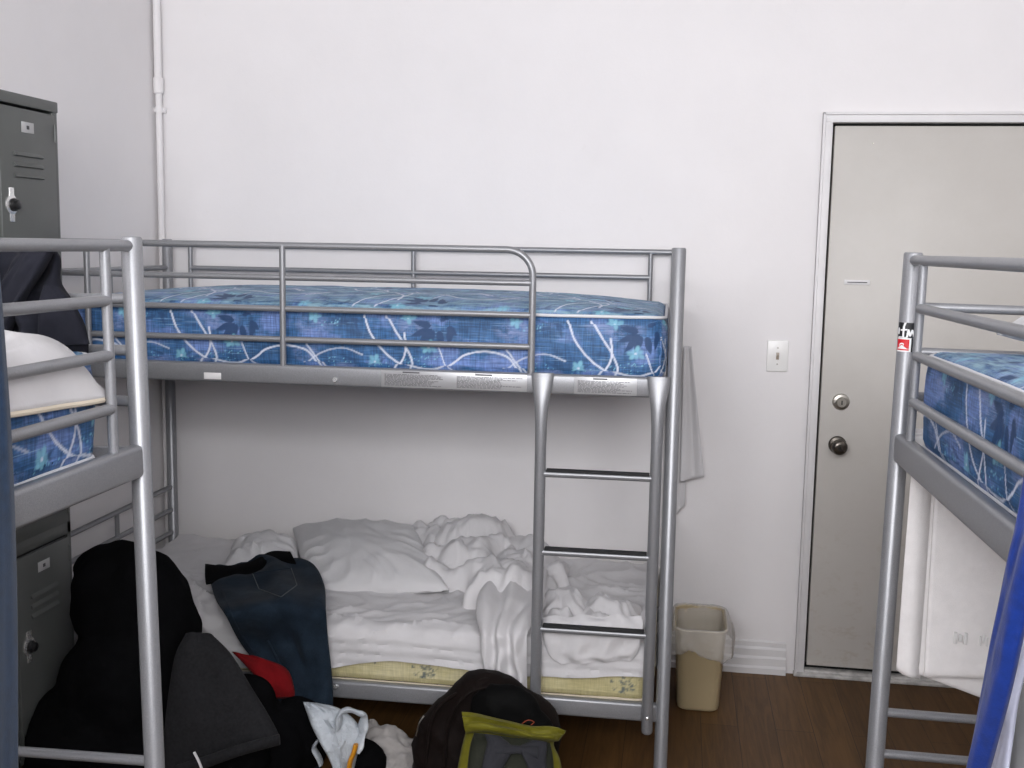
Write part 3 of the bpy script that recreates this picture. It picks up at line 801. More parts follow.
# pillow lying against the wall
def cushion(name, label, corners, thick, mat, seed, cat='pillow', n=70, crumple=.012, bow=(0, 0, 0), lift=.6):
    """corners: four world points, clockwise seen from above; a stuffed case with ear corners and creases"""
    A, B, C_, D = [V(c) for c in corners]
    nrm = (B-A).cross(D-A).normalized()
    if nrm.z < 0: nrm = -nrm
    mb = MB(); top = []; bot = []
    for i in range(n+1):
        u = i/n; rt_ = []; rb = []
        for k in range(n+1):
            v = k/n
            p = (A*(1-u)+B*u)*(1-v)+(D*(1-u)+C_*u)*v
            # edges pulled in between the corners
            cen = (A+B+C_+D)/4; ed = (16*u*(1-u)*v*(1-v))
            pull = .07*(math.sin(PI*u)*(2*v-1)**2*(1 if 1 else 0)+math.sin(PI*v)*(2*u-1)**2)*.5
            p = p+(cen-p)*pull
            f_ = (max(0, math.sin(PI*u))*max(0, math.sin(PI*v)))**.42
            q = V((u*1.3+seed, v*1.3, seed*.7))
            e1 = min(u, 1-u, v, 1-v); an_ = math.atan2(v-.5, u-.5)
            ray_ = (1-abs(math.sin(an_*7+seed*3+2.2*noise.noise(q*2.5))))**2*smooth01(.34, .05, e1)*smooth01(0, .05, e1)
            cr = crumple*(1.1*ray_+.9*noise.noise(q*2.2)+1.1*abs(noise.noise(q*3.3+V((4, 2, 0))))+.35*noise.noise(q*8)+.9*fold((u*.6, v*.6, 0), 1.2+seed, 2.2, seed, 1.3)*smooth01(.6, .9, v))*(f_+.15)
            rt_.append(p+nrm*(thick*lift*f_+cr+.003)+V(bow)*f_); rb.append(p-nrm*(thick*(1-lift)*f_)+V(bow)*f_)
        top.append(rt_); bot.append(rb)
    mb.grid(top); mb.grid(bot)
    me = mb.mesh(); bm = bmesh.new(); bm.from_mesh(me); bmesh.ops.remove_doubles(bm, verts=bm.verts[:], dist=.0045); bmesh.ops.recalc_face_normals(bm, faces=bm.faces[:]); bm.to_mesh(me); bm.free()
    me = baked(me, [('SMOOTH', dict(factor=.5, iterations=2))])
    return tag(link(name, me, mat), label, cat)
cushion('pillow', 'creased white pillow lying beside the wall on the lower bunk', [(-1.471, 4.000, 0.488), (-0.975, 4.000, 0.521), (-0.730, 3.500, 0.437), (-1.235, 3.470, 0.385)], .125, 'pillow', 2.3, lift=.72)
cushion('pillow', 'small crumpled white pillow behind the jeans on the lower bunk', [(-1.674, 3.930, 0.414), (-1.413, 3.930, 0.442), (-1.317, 3.660, 0.444), (-1.607, 3.660, 0.411)], .11, 'pillow', 5.1, crumple=.016, lift=.75)

# loose sheets, thrown down in heaps: lobes of cloth parted by sharp creases
def inside(poly, x, y):
    """signed distance to a polygon's outline, positive inside"""
    d = 9; ins = False; n = len(poly)
    for i in range(n):
        ax, ay = poly[i][:2]; bx, by = poly[(i+1) % n][:2]
        d = min(d, seg_d(x, y, (ax, ay), (bx, by)))
        if (ay > y) != (by > y) and x < (bx-ax)*(y-ay)/(by-ay)+ax: ins = not ins
    return d if ins else -d
def heap_rows(poly, height, res, seed, billow=5.5, amp=.07, edge=.10, base=.012):
    xs = [p[0] for p in poly]; ys = [p[1] for p in poly]; rows = []
    x0, x1, y0, y1 = min(xs)-.02, max(xs)+.02, min(ys)-.02, max(ys)+.02
    nx, ny = int((x1-x0)/res), int((y1-y0)/res)
    for i in range(nx+1):
        r = []
        for k in range(ny+1):
            x, y = x0+(x1-x0)*i/nx, y0+(y1-y0)*k/ny
            q = V((x, y, seed)); wv = noise.noise_vector(q*2.6)*.10+noise.noise_vector(q*7)*.025
            p = q+wv; p = V((p.x*1.25, p.y*.8, p.z))
            d = inside(poly, x, y)+.035*noise.noise(q*9)+.02*noise.noise(q*21)
            e = max(0, min(1, d/edge)); env = (1-(1-e)**2)**.8
            b1 = 1-abs(noise.noise(p*billow)*1.9); b2 = 1-abs(noise.noise(p*billow*2.1+V((3, 1, 7)))*1.9)
            ang = noise.noise(q*1.7+V((9, 2, 1)))*3
            cr = (1-abs(math.sin((p.x*math.cos(ang)+p.y*math.sin(ang))*34+6*noise.noise(q*4))))
            z = env*(height(x, y)+amp*max(-.6, .9-b1**2*1.2)+amp*.38*(.7-b2**2))+env**.5*.016*cr*cr+env**.5*.016*max(0, 1-abs(noise.noise(p*8+V((1, 6, 2))))*3.2)**2
            z = max(z, 0)+base*min(1, e*6) if d > 0 else -.03
            r.append(lowpt(0, 0, 0)*0+V((x, y, ZB+.002+z))+V((wv.x*.35*env, wv.y*.35*env, 0)))
        rows.append(r)
    return rows
def heap_mesh(rows):
    """drops the skirt of the grid that lies under the bed"""
    me = MB().grid(rows).mesh(); bm = bmesh.new(); bm.from_mesh(me)
    bmesh.ops.delete(bm, geom=[f for f in bm.faces if max(v.co.z for v in f.verts) < ZB-.01], context='FACES')
    bm.to_mesh(me); bm.free()
    return baked(me, [('SMOOTH', dict(factor=.5, iterations=3)), ('SOLIDIFY', dict(thickness=.003, offset=0.))])
def to_local(me, o):
    for v in me.vertices: v.co = v.co-o
    me.update(); return me
ts = thing('top_sheet', 'crumpled white top sheet heaped right of the pillow, one end hanging over the edge', 'bed sheet', lowpt(.28, 0, ZB))
tsl = ts.location.copy()
HP = [(-1.13, 4.05), (-.62, 4.06), (-.40, 3.93), (-.34, 3.72), (-.40, 3.60), (-.42, 3.42), (-.66, 3.40), (-.70, 3.55), (-.86, 3.56), (-.98, 3.78)]
link('heap', to_local(heap_mesh(heap_rows(HP, lambda x, y: .030+.050*smooth01(3.55, 3.95, y)*smooth01(-.36, -.60, x)+.02*smooth01(-1.15, -.8, x), .0075, 4.2, amp=.058)), tsl), 'sheet', ts, True, 180)
cc = thing('bed_cover', 'thin white cover bunched behind the ladder and draped over the mattress edge', 'bed cover', lowpt(.72, -.2, ZB))
ccl = cc.location.copy()
HC = [(-.50, 3.45), (-.38, 3.52), (-.24, 3.55), (-.09, 3.48), (-.06, 3.22), (-.10, 3.185), (-.45, 3.185)]
link('bunched_cloth', to_local(heap_mesh(heap_rows(HC, lambda x, y: .006, .0065, 7.7, 6.5, .050, .06, .006)), ccl), 'sheet', cc, True, 180)
# ------------------------------------------------------------------ generic draped garment: rows of (left, right) edges, a flattened tube with folds
def garment(rows, thick, n=26, lobes=1, foldamp=.006, foldfreq=9, seed=0, up=(0, -.7, .7), dens=8, ups=None):
    Ls = bez([r[0] for r in rows], dens); Rs = bez([r[1] for r in rows], dens)
    Us = bez(ups, dens) if ups else [V(up)]*len(Ls)
    th = bez([(t, 0, 0) for t in (thick if isinstance(thick, (list, tuple)) else [thick]*len(rows))], dens)
    loops = []; tot = len(Ls)
    for i, (a, b_) in enumerate(zip(Ls, Rs)):
        u_ = Us[i].normalized(); d = b_-a; lp = []; t = th[i].x
        for k in range(n):
            an = 2*PI*k/n; cx = math.cos(an); sx = math.sin(an)
            s = .5-.5*math.copysign(abs(cx)**.75, cx)
            h_ = math.copysign(abs(sx)**.8, sx)
            lob = 1 if lobes == 1 else .62+.38*abs(math.cos(PI*lobes*(s-.5)+PI/2))
            fo = foldamp*(math.sin(s*foldfreq+3.2*noise.noise(V((s*2, i*.06, seed)))+i*.05)+.8*noise.noise(V((s*6, i*.17, seed+4)))) if h_ > 0 else 0
            lp.append(a+d*s+u_*(h_*t*.5*lob+fo*abs(h_)))
        loops.append(lp)
    mb = MB().grid(loops, close_u=True); mb.cap(loops[0]); mb.cap(loops[-1])
    return mb
def local(mb, o):
    mb.v = [tuple(V(p)-o) for p in mb.v]; return mb
TL = [((-0.623, 3.592, 0.465), (-0.420, 3.690, 0.470)), ((-0.610, 3.370, 0.470), (-0.397, 3.414, 0.470)), ((-0.595, 3.254, 0.450), (-0.397, 3.295, 0.450)), ((-0.564, 3.155, 0.432), (-0.416, 3.155, 0.443)), ((-0.556, 3.135, 0.383), (-0.415, 3.135, 0.387)), ((-0.545, 3.128, 0.323), (-0.413, 3.128, 0.318)), ((-0.524, 3.120, 0.265), (-0.410, 3.120, 0.255))]
local(garment(TL, [.03, .04, .05, .045, .036, .032, .024], 90, 1, .017, 15, 21, ups=[(0, -.3, 1), (0, -.3, 1), (0, -.5, .8), (0, -1, .3), (0, -1, .1), (0, -1, 0), (0, -1, 0)]), tsl).obj('hanging_end', 'sheet', ts, 180)
FL = [((-0.376, 3.195, 0.476), (-0.076, 3.195, 0.503)), ((-0.373, 3.172, 0.459), (-0.071, 3.174, 0.480)), ((-0.367, 3.162, 0.419), (-0.076, 3.165, 0.439)), ((-0.351, 3.160, 0.373), (-0.083, 3.163, 0.402)), ((-0.317, 3.160, 0.348), (-0.100, 3.163, 0.376))]
local(garment(FL, [.012, .020, .020, .018, .008], 90, 1, .007, 19, 31, ups=[(0, -.5, 1), (0, -.8, .5), (0, -1, .2), (0, -1, 0), (0, -1, 0)]), ccl).obj('draped_edge', 'sheet', cc, 180)
# jeans
JR = [((-1.583, 3.480, 0.462), (-1.355, 3.612, 0.485)), ((-1.515, 3.344, 0.462), (-1.232, 3.545, 0.490)), ((-1.430, 3.192, 0.462), (-1.129, 3.368, 0.480)), ((-1.319, 3.013, 0.478), (-1.042, 3.126, 0.478)),
      ((-1.310, 3.095, 0.367), (-1.031, 3.110, 0.395)), ((-1.228, 3.075, 0.284), (-1.012, 3.090, 0.282)), ((-1.168, 3.050, 0.200), (-0.999, 3.060, 0.206)), ((-1.139, 3.030, 0.108), (-1.002, 3.050, 0.108)), ((-1.129, 3.010, -0.000), (-1.034, 3.030, -0.001))]
JU = [(0, -.3, 1), (0, -.35, 1), (0, -.4, 1), (0, -.6, .9), (0, -1, .35), (0, -1, .1), (0, -1, 0), (0, -1, 0), (0, -1, 0)]
jeans = thing('jeans', 'dark blue denim jeans hanging over the front edge of the lower bunk', 'jeans', (-1.095, 3.030, -0.007))
jl = jeans.location.copy()
local(garment(JR, [.045, .06, .065, .065, .06, .06, .06, .06, .06], 80, 2, .013, 12, 3, ups=JU, dens=12), jl).obj('denim_legs', 'denim', jeans, 70)
# black waistband folded back at the top
WB = [((-1.603, 3.500, 0.462), (-1.513, 3.301, 0.462)), ((-1.511, 3.475, 0.468), (-1.453, 3.349, 0.468)), ((-1.440, 3.515, 0.475), (-1.389, 3.408, 0.475)), ((-1.408, 3.613, 0.485), (-1.347, 3.501, 0.485)), ((-1.342, 3.627, 0.485), (-1.275, 3.504, 0.485))]
WB = [((a[0], a[1], a[2]+.016), (b_[0], b_[1], b_[2]+.014)) for a, b_ in WB]
local(garment(WB, .030, 16, 1, .002, 4, 6, up=(0, -.5, 1)), jl).obj('waistband', 'black_cloth', jeans)
from mathutils.bvhtree import BVHTree
dm = [c for c in jeans.children if c.name.startswith('denim')][0].data
bv = BVHTree.FromPolygons([v.co.copy() for v in dm.vertices], [tuple(p.vertices) for p in dm.polygons])
def seam(pts, r, lift=.0005, smooth=True):
    out = []
    P_ = bez(pts, 8) if smooth else [V(a).lerp(V(b_), k/8) for a, b_ in zip(pts, pts[1:]) for k in range(8)]+[V(pts[-1])]
    for p in P_:
        eye = V((0, 0, 1.6))-p; eye.normalize()
        hit = bv.ray_cast(p-jl+eye*.25, -eye, .6)
        if hit[0] is not None: out.append(hit[0]+hit[1]*lift)
    return MB().tube(out, r, 6)
pk_ = [(-1.393, 3.408, 0.485), (-1.318, 3.274, 0.480), (-1.219, 3.211, 0.480), (-1.207, 3.324, 0.485), (-1.286, 3.485, 0.490)]
seam(pk_, .0017, .0005, False).obj('pocket_stitch', 'stitch', jeans)
seam([(-1.393, 3.408, 0.485), (-1.337, 3.439, 0.490), (-1.286, 3.485, 0.490)], .0024, .0008, False).obj('pocket_edge', 'denim', jeans)
seam([(-1.443, 3.268, 0.470), (-1.292, 3.016, 0.460), (-1.273, 3.100, 0.342), (-1.197, 3.070, 0.253), (-1.142, 3.050, 0.147), (-1.113, 3.020, 0.019)], .0034).obj('side_seam', 'denim', jeans)
seam([(-1.228, 3.120, 0.370), (-1.162, 3.080, 0.287), (-1.110, 3.050, 0.176), (-1.085, 3.020, 0.021)], .0038).obj('inner_seam', 'denim', jeans)

# ------------------------------------------------------------------ things on the floor at the left end
nz = lambda amp, s, seed: (lambda p, n: amp*(fbm((p.x+seed, p.y, p.z), s, 3)) + amp*.9*ridged((p.x, p.y+seed, p.z), s*.7)*.5)
me = blob([((-1.510, 2.860, 0.490), (.150, .14, .22)), ((-1.596, 2.840, 0.566), (.10, .12, .15)), ((-1.424, 2.860, 0.451), (.08, .12, .16)), ((-1.520, 2.800, 0.316), (.20, .18, .20)), ((-1.613, 2.740, 0.199), (.20, .16, .16)), ((-1.443, 2.760, 0.124), (.24, .16, .15)), ((-1.685, 2.700, 0.113), (.15, .12, .10)), ((-1.323, 2.860, 0.093), (.20, .12, .14)), ((-1.590, 2.880, 0.674), (.10, .07, .05)), ((-1.673, 2.860, 0.656), (.035, .05, .03))],
          .014, 5, nz(.010, 9, 3.))
lowz = min(v.co.z for v in me.vertices)
for v in me.vertices:
    if v.co.y < 2.93 and v.co.x < -1.728: v.co.x = -1.728+.05*(v.co.x+1.728)*0
    if v.co.y > 3.125 : v.co.y = 3.125
    if v.co.z < .12: v.co.z = max(.004, (v.co.z-lowz)*.12/(.12-lowz)+.004) if lowz < 0 else v.co.z
tag(link('jacket_pile', me, 'black_cloth', None, True, 180), 'black coat slumped in a tall heap between locker and lower bunk', 'coat')
GR = [((-1.307, 2.720, 0.528), (-1.241, 2.740, 0.525)), ((-1.318, 2.680, 0.482), (-1.175, 2.720, 0.478)), ((-1.322, 2.650, 0.409), (-1.110, 2.700, 0.397)), ((-1.326, 2.630, 0.332), (-1.057, 2.680, 0.336)), ((-1.328, 2.620, 0.271), (-1.019, 2.660, 0.289)), ((-1.331, 2.610, 0.179), (-1.015, 2.655, 0.272))]
g = thing('trousers', 'charcoal grey trousers draped over the black coat beside the jeans', 'trousers', (-1.188, 2.660, 0.168))
gl = g.location.copy()
local(garment(GR, [.05, .075, .075, .07, .06, .05], 36, 1, .006, 7, 11, up=(.15, -.85, .5)), gl).obj('cloth', 'grey_cloth', g, 70)
hem = [((-1.278, 2.585, 0.216), (-1.279, 2.585, 0.185)), ((-1.198, 2.590, 0.247), (-1.196, 2.590, 0.213)), ((-1.104, 2.600, 0.284), (-1.102, 2.600, 0.251)), ((-1.006, 2.625, 0.309), (-1.005, 2.630, 0.276))]
local(garment(hem, .022, 12, 1, .0015, 3, 4, up=(.15, -.9, .3)), gl).obj('hem', 'grey_cloth', g)
local(MB().tube(bez([(-1.224, 2.580, 0.260), (-1.208, 2.575, 0.236), (-1.195, 2.575, 0.201)], 5), .0045, 8, flat=(1, .4)), gl).obj('drawstring', 'sheet', g)
rl = garment([((-1.317, 3.050, 0.351), (-1.225, 3.060, 0.335)), ((-1.258, 3.030, 0.312), (-1.144, 3.050, 0.313)), ((-1.206, 3.010, 0.274), (-1.112, 3.030, 0.260)), ((-1.176, 3.015, 0.230), (-1.110, 3.025, 0.231))], [.03, .05, .05, .04], 28, 1, .008, 9, 5, up=(0, -.8, .5))
tag(rl.obj('red_garment', 'red_cloth', None, 70), 'bright red garment showing between grey trousers and jeans', 'garment')
bk = blob([((-1.089, 3.000, 0.126), (.10, .045, .12)), ((-1.174, 2.950, 0.110), (.12, .07, .12)), ((-0.890, 2.980, 0.069), (.08, .06, .07)), ((-1.232, 2.980, 0.234), (.08, .05, .08))], .012, 5, nz(.006, 12, 6.))
lz = min(v.co.z for v in bk.vertices)
for v in bk.vertices: v.co.z += max(0, .004-v.co.z) if v.co.z < .004 else 0
tag(link('black_garment', bk, 'black_cloth', None, True, 180), 'black garment on the floor under the jeans and the plastic bag', 'garment')

# ------------------------------------------------------------------ carrier bag, laundry, backpacks
cb = thing('carrier_bag', 'white plastic carrier bag slumped on the floor by the jeans', 'bag', (-0.939, 2.920, 0.053))
cl_ = cb.location.copy()
CR = [((-1.037, 2.900, 0.278), (-0.999, 2.920, 0.269)), ((-1.018, 2.880, 0.255), (-0.938, 2.920, 0.259)), ((-1.000, 2.870, 0.221), (-0.881, 2.910, 0.226)), ((-0.973, 2.860, 0.180), (-0.863, 2.910, 0.173)), ((-0.946, 2.860, 0.134), (-0.875, 2.900, 0.127)), ((-0.922, 2.860, 0.075), (-0.887, 2.890, 0.064))]
local(garment(CR, [.012, .045, .055, .06, .055, .04], 40, 1, .008, 13, 8, up=(.1, -.9, .3)), cl_).obj('body', 'carrier', cb, 60)
hp = bez([(-0.919, 2.860, 0.227), (-0.913, 2.860, 0.269), (-0.893, 2.870, 0.279), (-0.866, 2.880, 0.268), (-0.851, 2.890, 0.255), (-0.854, 2.890, 0.219), (-0.860, 2.880, 0.181), (-0.869, 2.870, 0.154)], 6)
local(MB().tube(hp, [.019+.003*math.sin(i*.7) for i in range(len(hp))], 12, flat=(1, .4)), cl_).obj('handle', 'carrier', cb)
sc = bez([(-0.992, 2.900, 0.166), (-1.005, 2.900, 0.140), (-0.990, 2.900, 0.111), (-0.981, 2.900, 0.087)], 5)
local(MB().tube(sc, [.004, *[.017]*(len(sc)-2), .003], 10, flat=(1, .3)), cl_).obj('torn_corner', 'carrier', cb)
ys = bez([(-0.863, 2.850, 0.188), (-0.867, 2.845, 0.166), (-0.877, 2.840, 0.138), (-0.883, 2.840, 0.095)], 5)
tag(MB().tube(ys, [.013]+[.0145]*(len(ys)-2)+[.0145], 12, flat=(1, .45)).obj('yellow_strap', 'yellow_strap', None), 'short orange-yellow strap hanging against the white plastic bag', 'strap')

lm = blob([((-0.836, 3.100, 0.048), (.075, .07, .085)), ((-0.787, 3.080, 0.030), (.07, .08, .07)), ((-0.896, 3.130, 0.074), (.045, .05, .045)), ((-0.801, 3.050, 0.011), (.10, .09, .05))], .008, 3,
          lambda p, n: .020*(abs(noise.noise(V((p.x*13, p.y*13, p.z*13))+noise.noise_vector(V(p)*12)*1.2))*2-.4)+.008*(abs(noise.noise(V((p.x*34, p.y*34, p.z*34))))-.2)+.012*fbm((p.x, p.y, p.z), 12, 3))
for v in lm.vertices: v.co.z = max(.003, v.co.z)
tag(link('crumpled_laundry', lm, 'laundry', None, True, 180), 'crumpled pale cloth lying on the floor under the lower bunk', 'clothes')

bp = thing('backpack', 'dark brown backpack on the floor leaning on the bed frame', 'backpack', (-0.511, 2.980, 0.017))
bl = bp.location.copy()
def shifted(me, o):
    for v in me.vertices: v.co = v.co-o
    me.update(); return me
def flat_floor(me, z=.004):
    for v in me.vertices: v.co.z = max(z, v.co.z)
    me.update(); return me
body = flat_floor(blob([((-0.511, 3.000, 0.218), (.145, .115, .155)), ((-0.602, 2.980, 0.148), (.125, .11, .14)), ((-0.413, 3.000, 0.186), (.12, .105, .13)), ((-0.523, 2.960, 0.088), (.20, .12, .12)), ((-0.677, 2.980, 0.126), (.045, .09, .10))], .012, 8, lambda p, n: .007*fbm((p.x, p.y, p.z), 12, 3)+.006*fold((p.x, p.z, p.y), 1.1, 9, 3.)))
link('body', shifted(body, bl), 'brown_nylon', bp, True, 180)
pk = flat_floor(blob([((-0.443, 2.900, 0.298), (.105, .05, .085)), ((-0.399, 2.900, 0.233), (.10, .05, .09))], .010, 8, lambda p, n: .006*fbm((p.x, p.y, p.z), 16, 3)+.006*fold((p.x, p.z, p.y), .5, 10, 5.)))
link('front_pocket', shifted(pk, bl), 'black_nylon', bp, True, 180)
for off, nm in ((0, 'seam_piping'), (1, 'seam_piping')):
    pts = [(490, 686), (472, 691), (458, 703), (449, 722), (445, 745), (444, 772)] if not off else [(455, 694), (440, 704), (430, 722), (426, 750), (424, 775)]
    P_ = bez([V((-0.487, 2.900, 0.371)), V((-0.536, 2.885, 0.358)), V((-0.573, 2.875, 0.324)), V((-0.598, 2.870, 0.268)), V((-0.607, 2.865, 0.201)), V((-0.608, 2.860, 0.123))] if not off else
             [V((-0.589, 2.950, 0.321)), V((-0.630, 2.910, 0.301)), V((-0.655, 2.895, 0.252)), V((-0.664, 2.885, 0.172)), V((-0.668, 2.880, 0.099))], 6)
    local(MB().tube(P_, .0055, 8), bl).obj(nm, 'brown_nylon', bp)
sp = bez([(-0.550, 2.930, 0.312), (-0.534, 2.950, 0.353), (-0.495, 2.980, 0.356), (-0.455, 2.970, 0.339)], 6)
local(MB().tube(sp, .012, 10, flat=(1, .5)), bl).obj('grab_handle', 'brown_nylon', bp)
zp = bez([(-0.675, 2.890, 0.271), (-0.688, 2.885, 0.248), (-0.696, 2.885, 0.211)], 4)
local(MB().tube(zp, .0022, 6), bl).obj('zipper_pull', 'satin', bp)

ob = thing('daypack', 'olive green daypack with grey padding, lying against the brown backpack', 'backpack', (-0.387, 2.740, 0.124))
ol = ob.location.copy()
OB = [((-0.543, 2.840, 0.304), (-0.281, 2.850, 0.273)), ((-0.535, 2.800, 0.282), (-0.294, 2.820, 0.254)), ((-0.540, 2.770, 0.244), (-0.273, 2.790, 0.224)), ((-0.545, 2.730, 0.185), (-0.258, 2.760, 0.169)), ((-0.539, 2.680, 0.099), (-0.250, 2.700, 0.103))]
OB = [(a, b_) for a, b_ in OB]
local(garment(OB, [.05, .08, .10, .10, .08], 40, 1, .003, 5, 2, up=(0, -.8, .6)), ol).obj('body', 'olive', ob, 70)
TB = [((-0.545, 2.790, 0.337), (-0.527, 2.755, 0.294)), ((-0.500, 2.785, 0.337), (-0.482, 2.750, 0.304)), ((-0.425, 2.785, 0.324), (-0.414, 2.750, 0.301)), ((-0.357, 2.790, 0.311), (-0.349, 2.755, 0.293)), ((-0.298, 2.800, 0.311), (-0.294, 2.765, 0.288)), ((-0.260, 2.805, 0.301), (-0.279, 2.780, 0.282))]
local(garment(TB, [.03, .04, .045, .045, .04, .014], 28, 1, .008, 7, 9, up=(0, -.8, .7)), ol).obj('top_flap', 'olive', ob, 70)
KN = [((-0.503, 2.745, 0.301), (-0.298, 2.760, 0.284)), ((-0.508, 2.715, 0.272), (-0.287, 2.735, 0.258)), ((-0.507, 2.675, 0.216), (-0.279, 2.700, 0.212)), ((-0.499, 2.625, 0.141), (-0.271, 2.645, 0.147))]
local(garment(KN, [.02, .03, .03, .02], 28, 1, .003, 9, 4, up=(0, -.8, .6)), ol).obj('mesh_panel', 'dark_olive', ob, 70)
# grey harness pads: two curved arms and an arch between them
def pad(rows, nm): local(garment(rows, [.022]*len(rows), 20, 1, .001, 4, 2, up=(0, -.85, .5)), ol).obj(nm, 'grey_pad', ob, 70)
pad([((-0.472, 2.725, 0.310), (-0.429, 2.730, 0.306)), ((-0.460, 2.705, 0.295), (-0.394, 2.715, 0.288)), ((-0.464, 2.685, 0.268), (-0.392, 2.700, 0.279)), ((-0.468, 2.650, 0.224), (-0.417, 2.665, 0.227)), ((-0.467, 2.620, 0.166), (-0.416, 2.630, 0.163))], 'harness_pad')
pad([((-0.341, 2.735, 0.300), (-0.304, 2.740, 0.296)), ((-0.373, 2.715, 0.290), (-0.302, 2.725, 0.281)), ((-0.368, 2.700, 0.281), (-0.302, 2.710, 0.260)), ((-0.338, 2.665, 0.235), (-0.293, 2.680, 0.220)), ((-0.332, 2.630, 0.171), (-0.287, 2.640, 0.170))], 'harness_pad')
pad([((-0.437, 2.712, 0.297), (-0.432, 2.685, 0.269)), ((-0.394, 2.712, 0.293), (-0.391, 2.695, 0.276)), ((-0.362, 2.714, 0.292), (-0.360, 2.700, 0.274)), ((-0.326, 2.720, 0.292), (-0.322, 2.695, 0.268))], 'cross_pad')
local(MB().tube(bez([(-0.376, 2.765, 0.329), (-0.360, 2.765, 0.341), (-0.344, 2.770, 0.335), (-0.351, 2.760, 0.330)], 6), .0012, 8), ol).obj('zipper_cord', 'orange', ob)

# ------------------------------------------------------------------ waste bin with its liner
bn = thing('waste_bin', 'beige plastic waste bin with clear liner by the back wall', 'waste bin', (.116, 3.812, 0))
BS = .80
def rrect(hx, hy, r, z, n=7, cx=0, cy=0):
    out = []
    for sx, sy, a0 in ((1, 1, 0), (-1, 1, 90), (-1, -1, 180), (1, -1, 270)):
        for k in range(n):
            a = math.radians(a0+90*k/(n-1)); out.append(V((cx+sx*(hx-r)+r*math.cos(a), cy+sy*(hy-r)+r*math.sin(a), z)))
    return out
prof = [(.072, .118, .030, 0.0), (.080, .126, .034, .006), (.083, .130, .036, .02), (.099, .148, .040, .355), (.104, .153, .042, .362), (.106, .155, .044, .372), (.103, .152, .042, .376), (.096, .145, .040, .370), (.093, .142, .038, .34), (.080, .124, .034, .012)]
prof = [(a*.885, b_*.93, c, z*BS) for a, b_, c, z in prof]
loops = [rrect(*p) for p in prof]
b = MB().grid(loops, close_u=True); b.cap(loops[0]); b.cap(loops[-1]); b.obj('bin_body', 'bin', bn)
def dense_loop(p, m=120):
    L = rrect(*p, n=9); out = []; n = len(L)
    d = [0]
    for i in range(n): d.append(d[-1]+(L[(i+1) % n]-L[i]).length)
    for j in range(m):
        s = d[-1]*j/m; i = max(k for k in range(n) if d[k] <= s); t = (s-d[i])/max(1e-9, d[i+1]-d[i]); out.append(L[i].lerp(L[(i+1) % n], t))
    return out
lin = []
for q, (p, amp) in enumerate([((.084, .128, .036, .10), .004), ((.088, .135, .037, .22), .006), ((.091, .139, .038, .33), .006), ((.097, .146, .040, .381), .003), ((.108, .157, .045, .383), .003), ((.113, .162, .046, .360), .006), ((.116, .165, .047, .320), .010), ((.118, .166, .047, .285), .012), ((.117, .166, .047, .262), .012)]):
    p = (p[0]*.885, p[1]*.93, p[2], p[3]*BS); lp = dense_loop(p); r = []
    for j, v in enumerate(lp):
        n_ = V((v.x, v.y, 0)).normalized(); w_ = noise.noise(V((j*.33, q*.5, 2)))+1.2*abs(noise.noise(V((j*.8, q*.9, 5))))+.3*noise.noise(V((j*1.7, q*1.3, 8)))
        side = max(0, n_.x)**2
        zz = v.z+(.030*noise.noise(V((j*.09, 4, 1)))+.02*w_-.045*side*max(0, -n_.y*.2+.7) if q >= 7 else 0)
        out_ = amp*max(-.35, w_)+(.012*side if q >= 5 else 0)
        if q < 3: out_ = -amp*max(0, w_)
        r.append(v+n_*out_+V((0, 0, zz-v.z)))
    lin.append(r)
me = baked(MB().grid(lin, close_u=True).mesh(), [('SUBSURF', dict(levels=1, render_levels=1)), ('SOLIDIFY', dict(thickness=.0006, offset=0.))])
link('bin_liner', me, 'liner', bn, True, 180)['label'] = 'clear crinkled plastic liner folded over the rim'

# ------------------------------------------------------------------ towels and clothes on the bunks
def hanging(name, label, cat, top_pts, drop, mat, seed, amp=.012, freq=9, nv=46, nu=60, skew=(0, 0), thick=.006, hem=None, lean=0, normal=(0, -1, 0), sag=0, widen=1.):
    """cloth falling from a line of points: gathered at the top, folds growing towards the hem"""
    P_ = bez(top_pts, 12); n_ = V(normal).normalized(); rows = []
    L_ = [0]
    for a, b_ in zip(P_, P_[1:]): L_.append(L_[-1]+(b_-a).length)
    c = (P_[0]+P_[-1])/2
    def along(s):
        s *= L_[-1]; i = max(k for k in range(len(L_)) if L_[k] <= s+1e-9); i = min(i, len(P_)-2)
        return P_[i].lerp(P_[i+1], (s-L_[i])/max(1e-9, L_[i+1]-L_[i]))
    for j in range(nv+1):
        t = j/nv; r = []
        for i in range(nu+1):
            s = i/nu; p = along(s); d = drop(s) if callable(drop) else drop
            f_ = amp*(.35+.65*t)*(math.sin(s*freq*2*PI/2+2*noise.noise(V((s*2, t*.8, seed))))+.5*noise.noise(V((s*5, t*1.5, seed+3))))
            q = p+V((skew[0]*t, skew[1]*t, -d*t))+n_*(f_+lean*t)
            ax = (P_[-1]-P_[0]).normalized(); q = q+ax*((s-.5)*L_[-1]*(widen-1)*t)
            r.append(q)
        rows.append(r)
    me = sheet_mesh(rows, thick, 0, 0.)
    return me
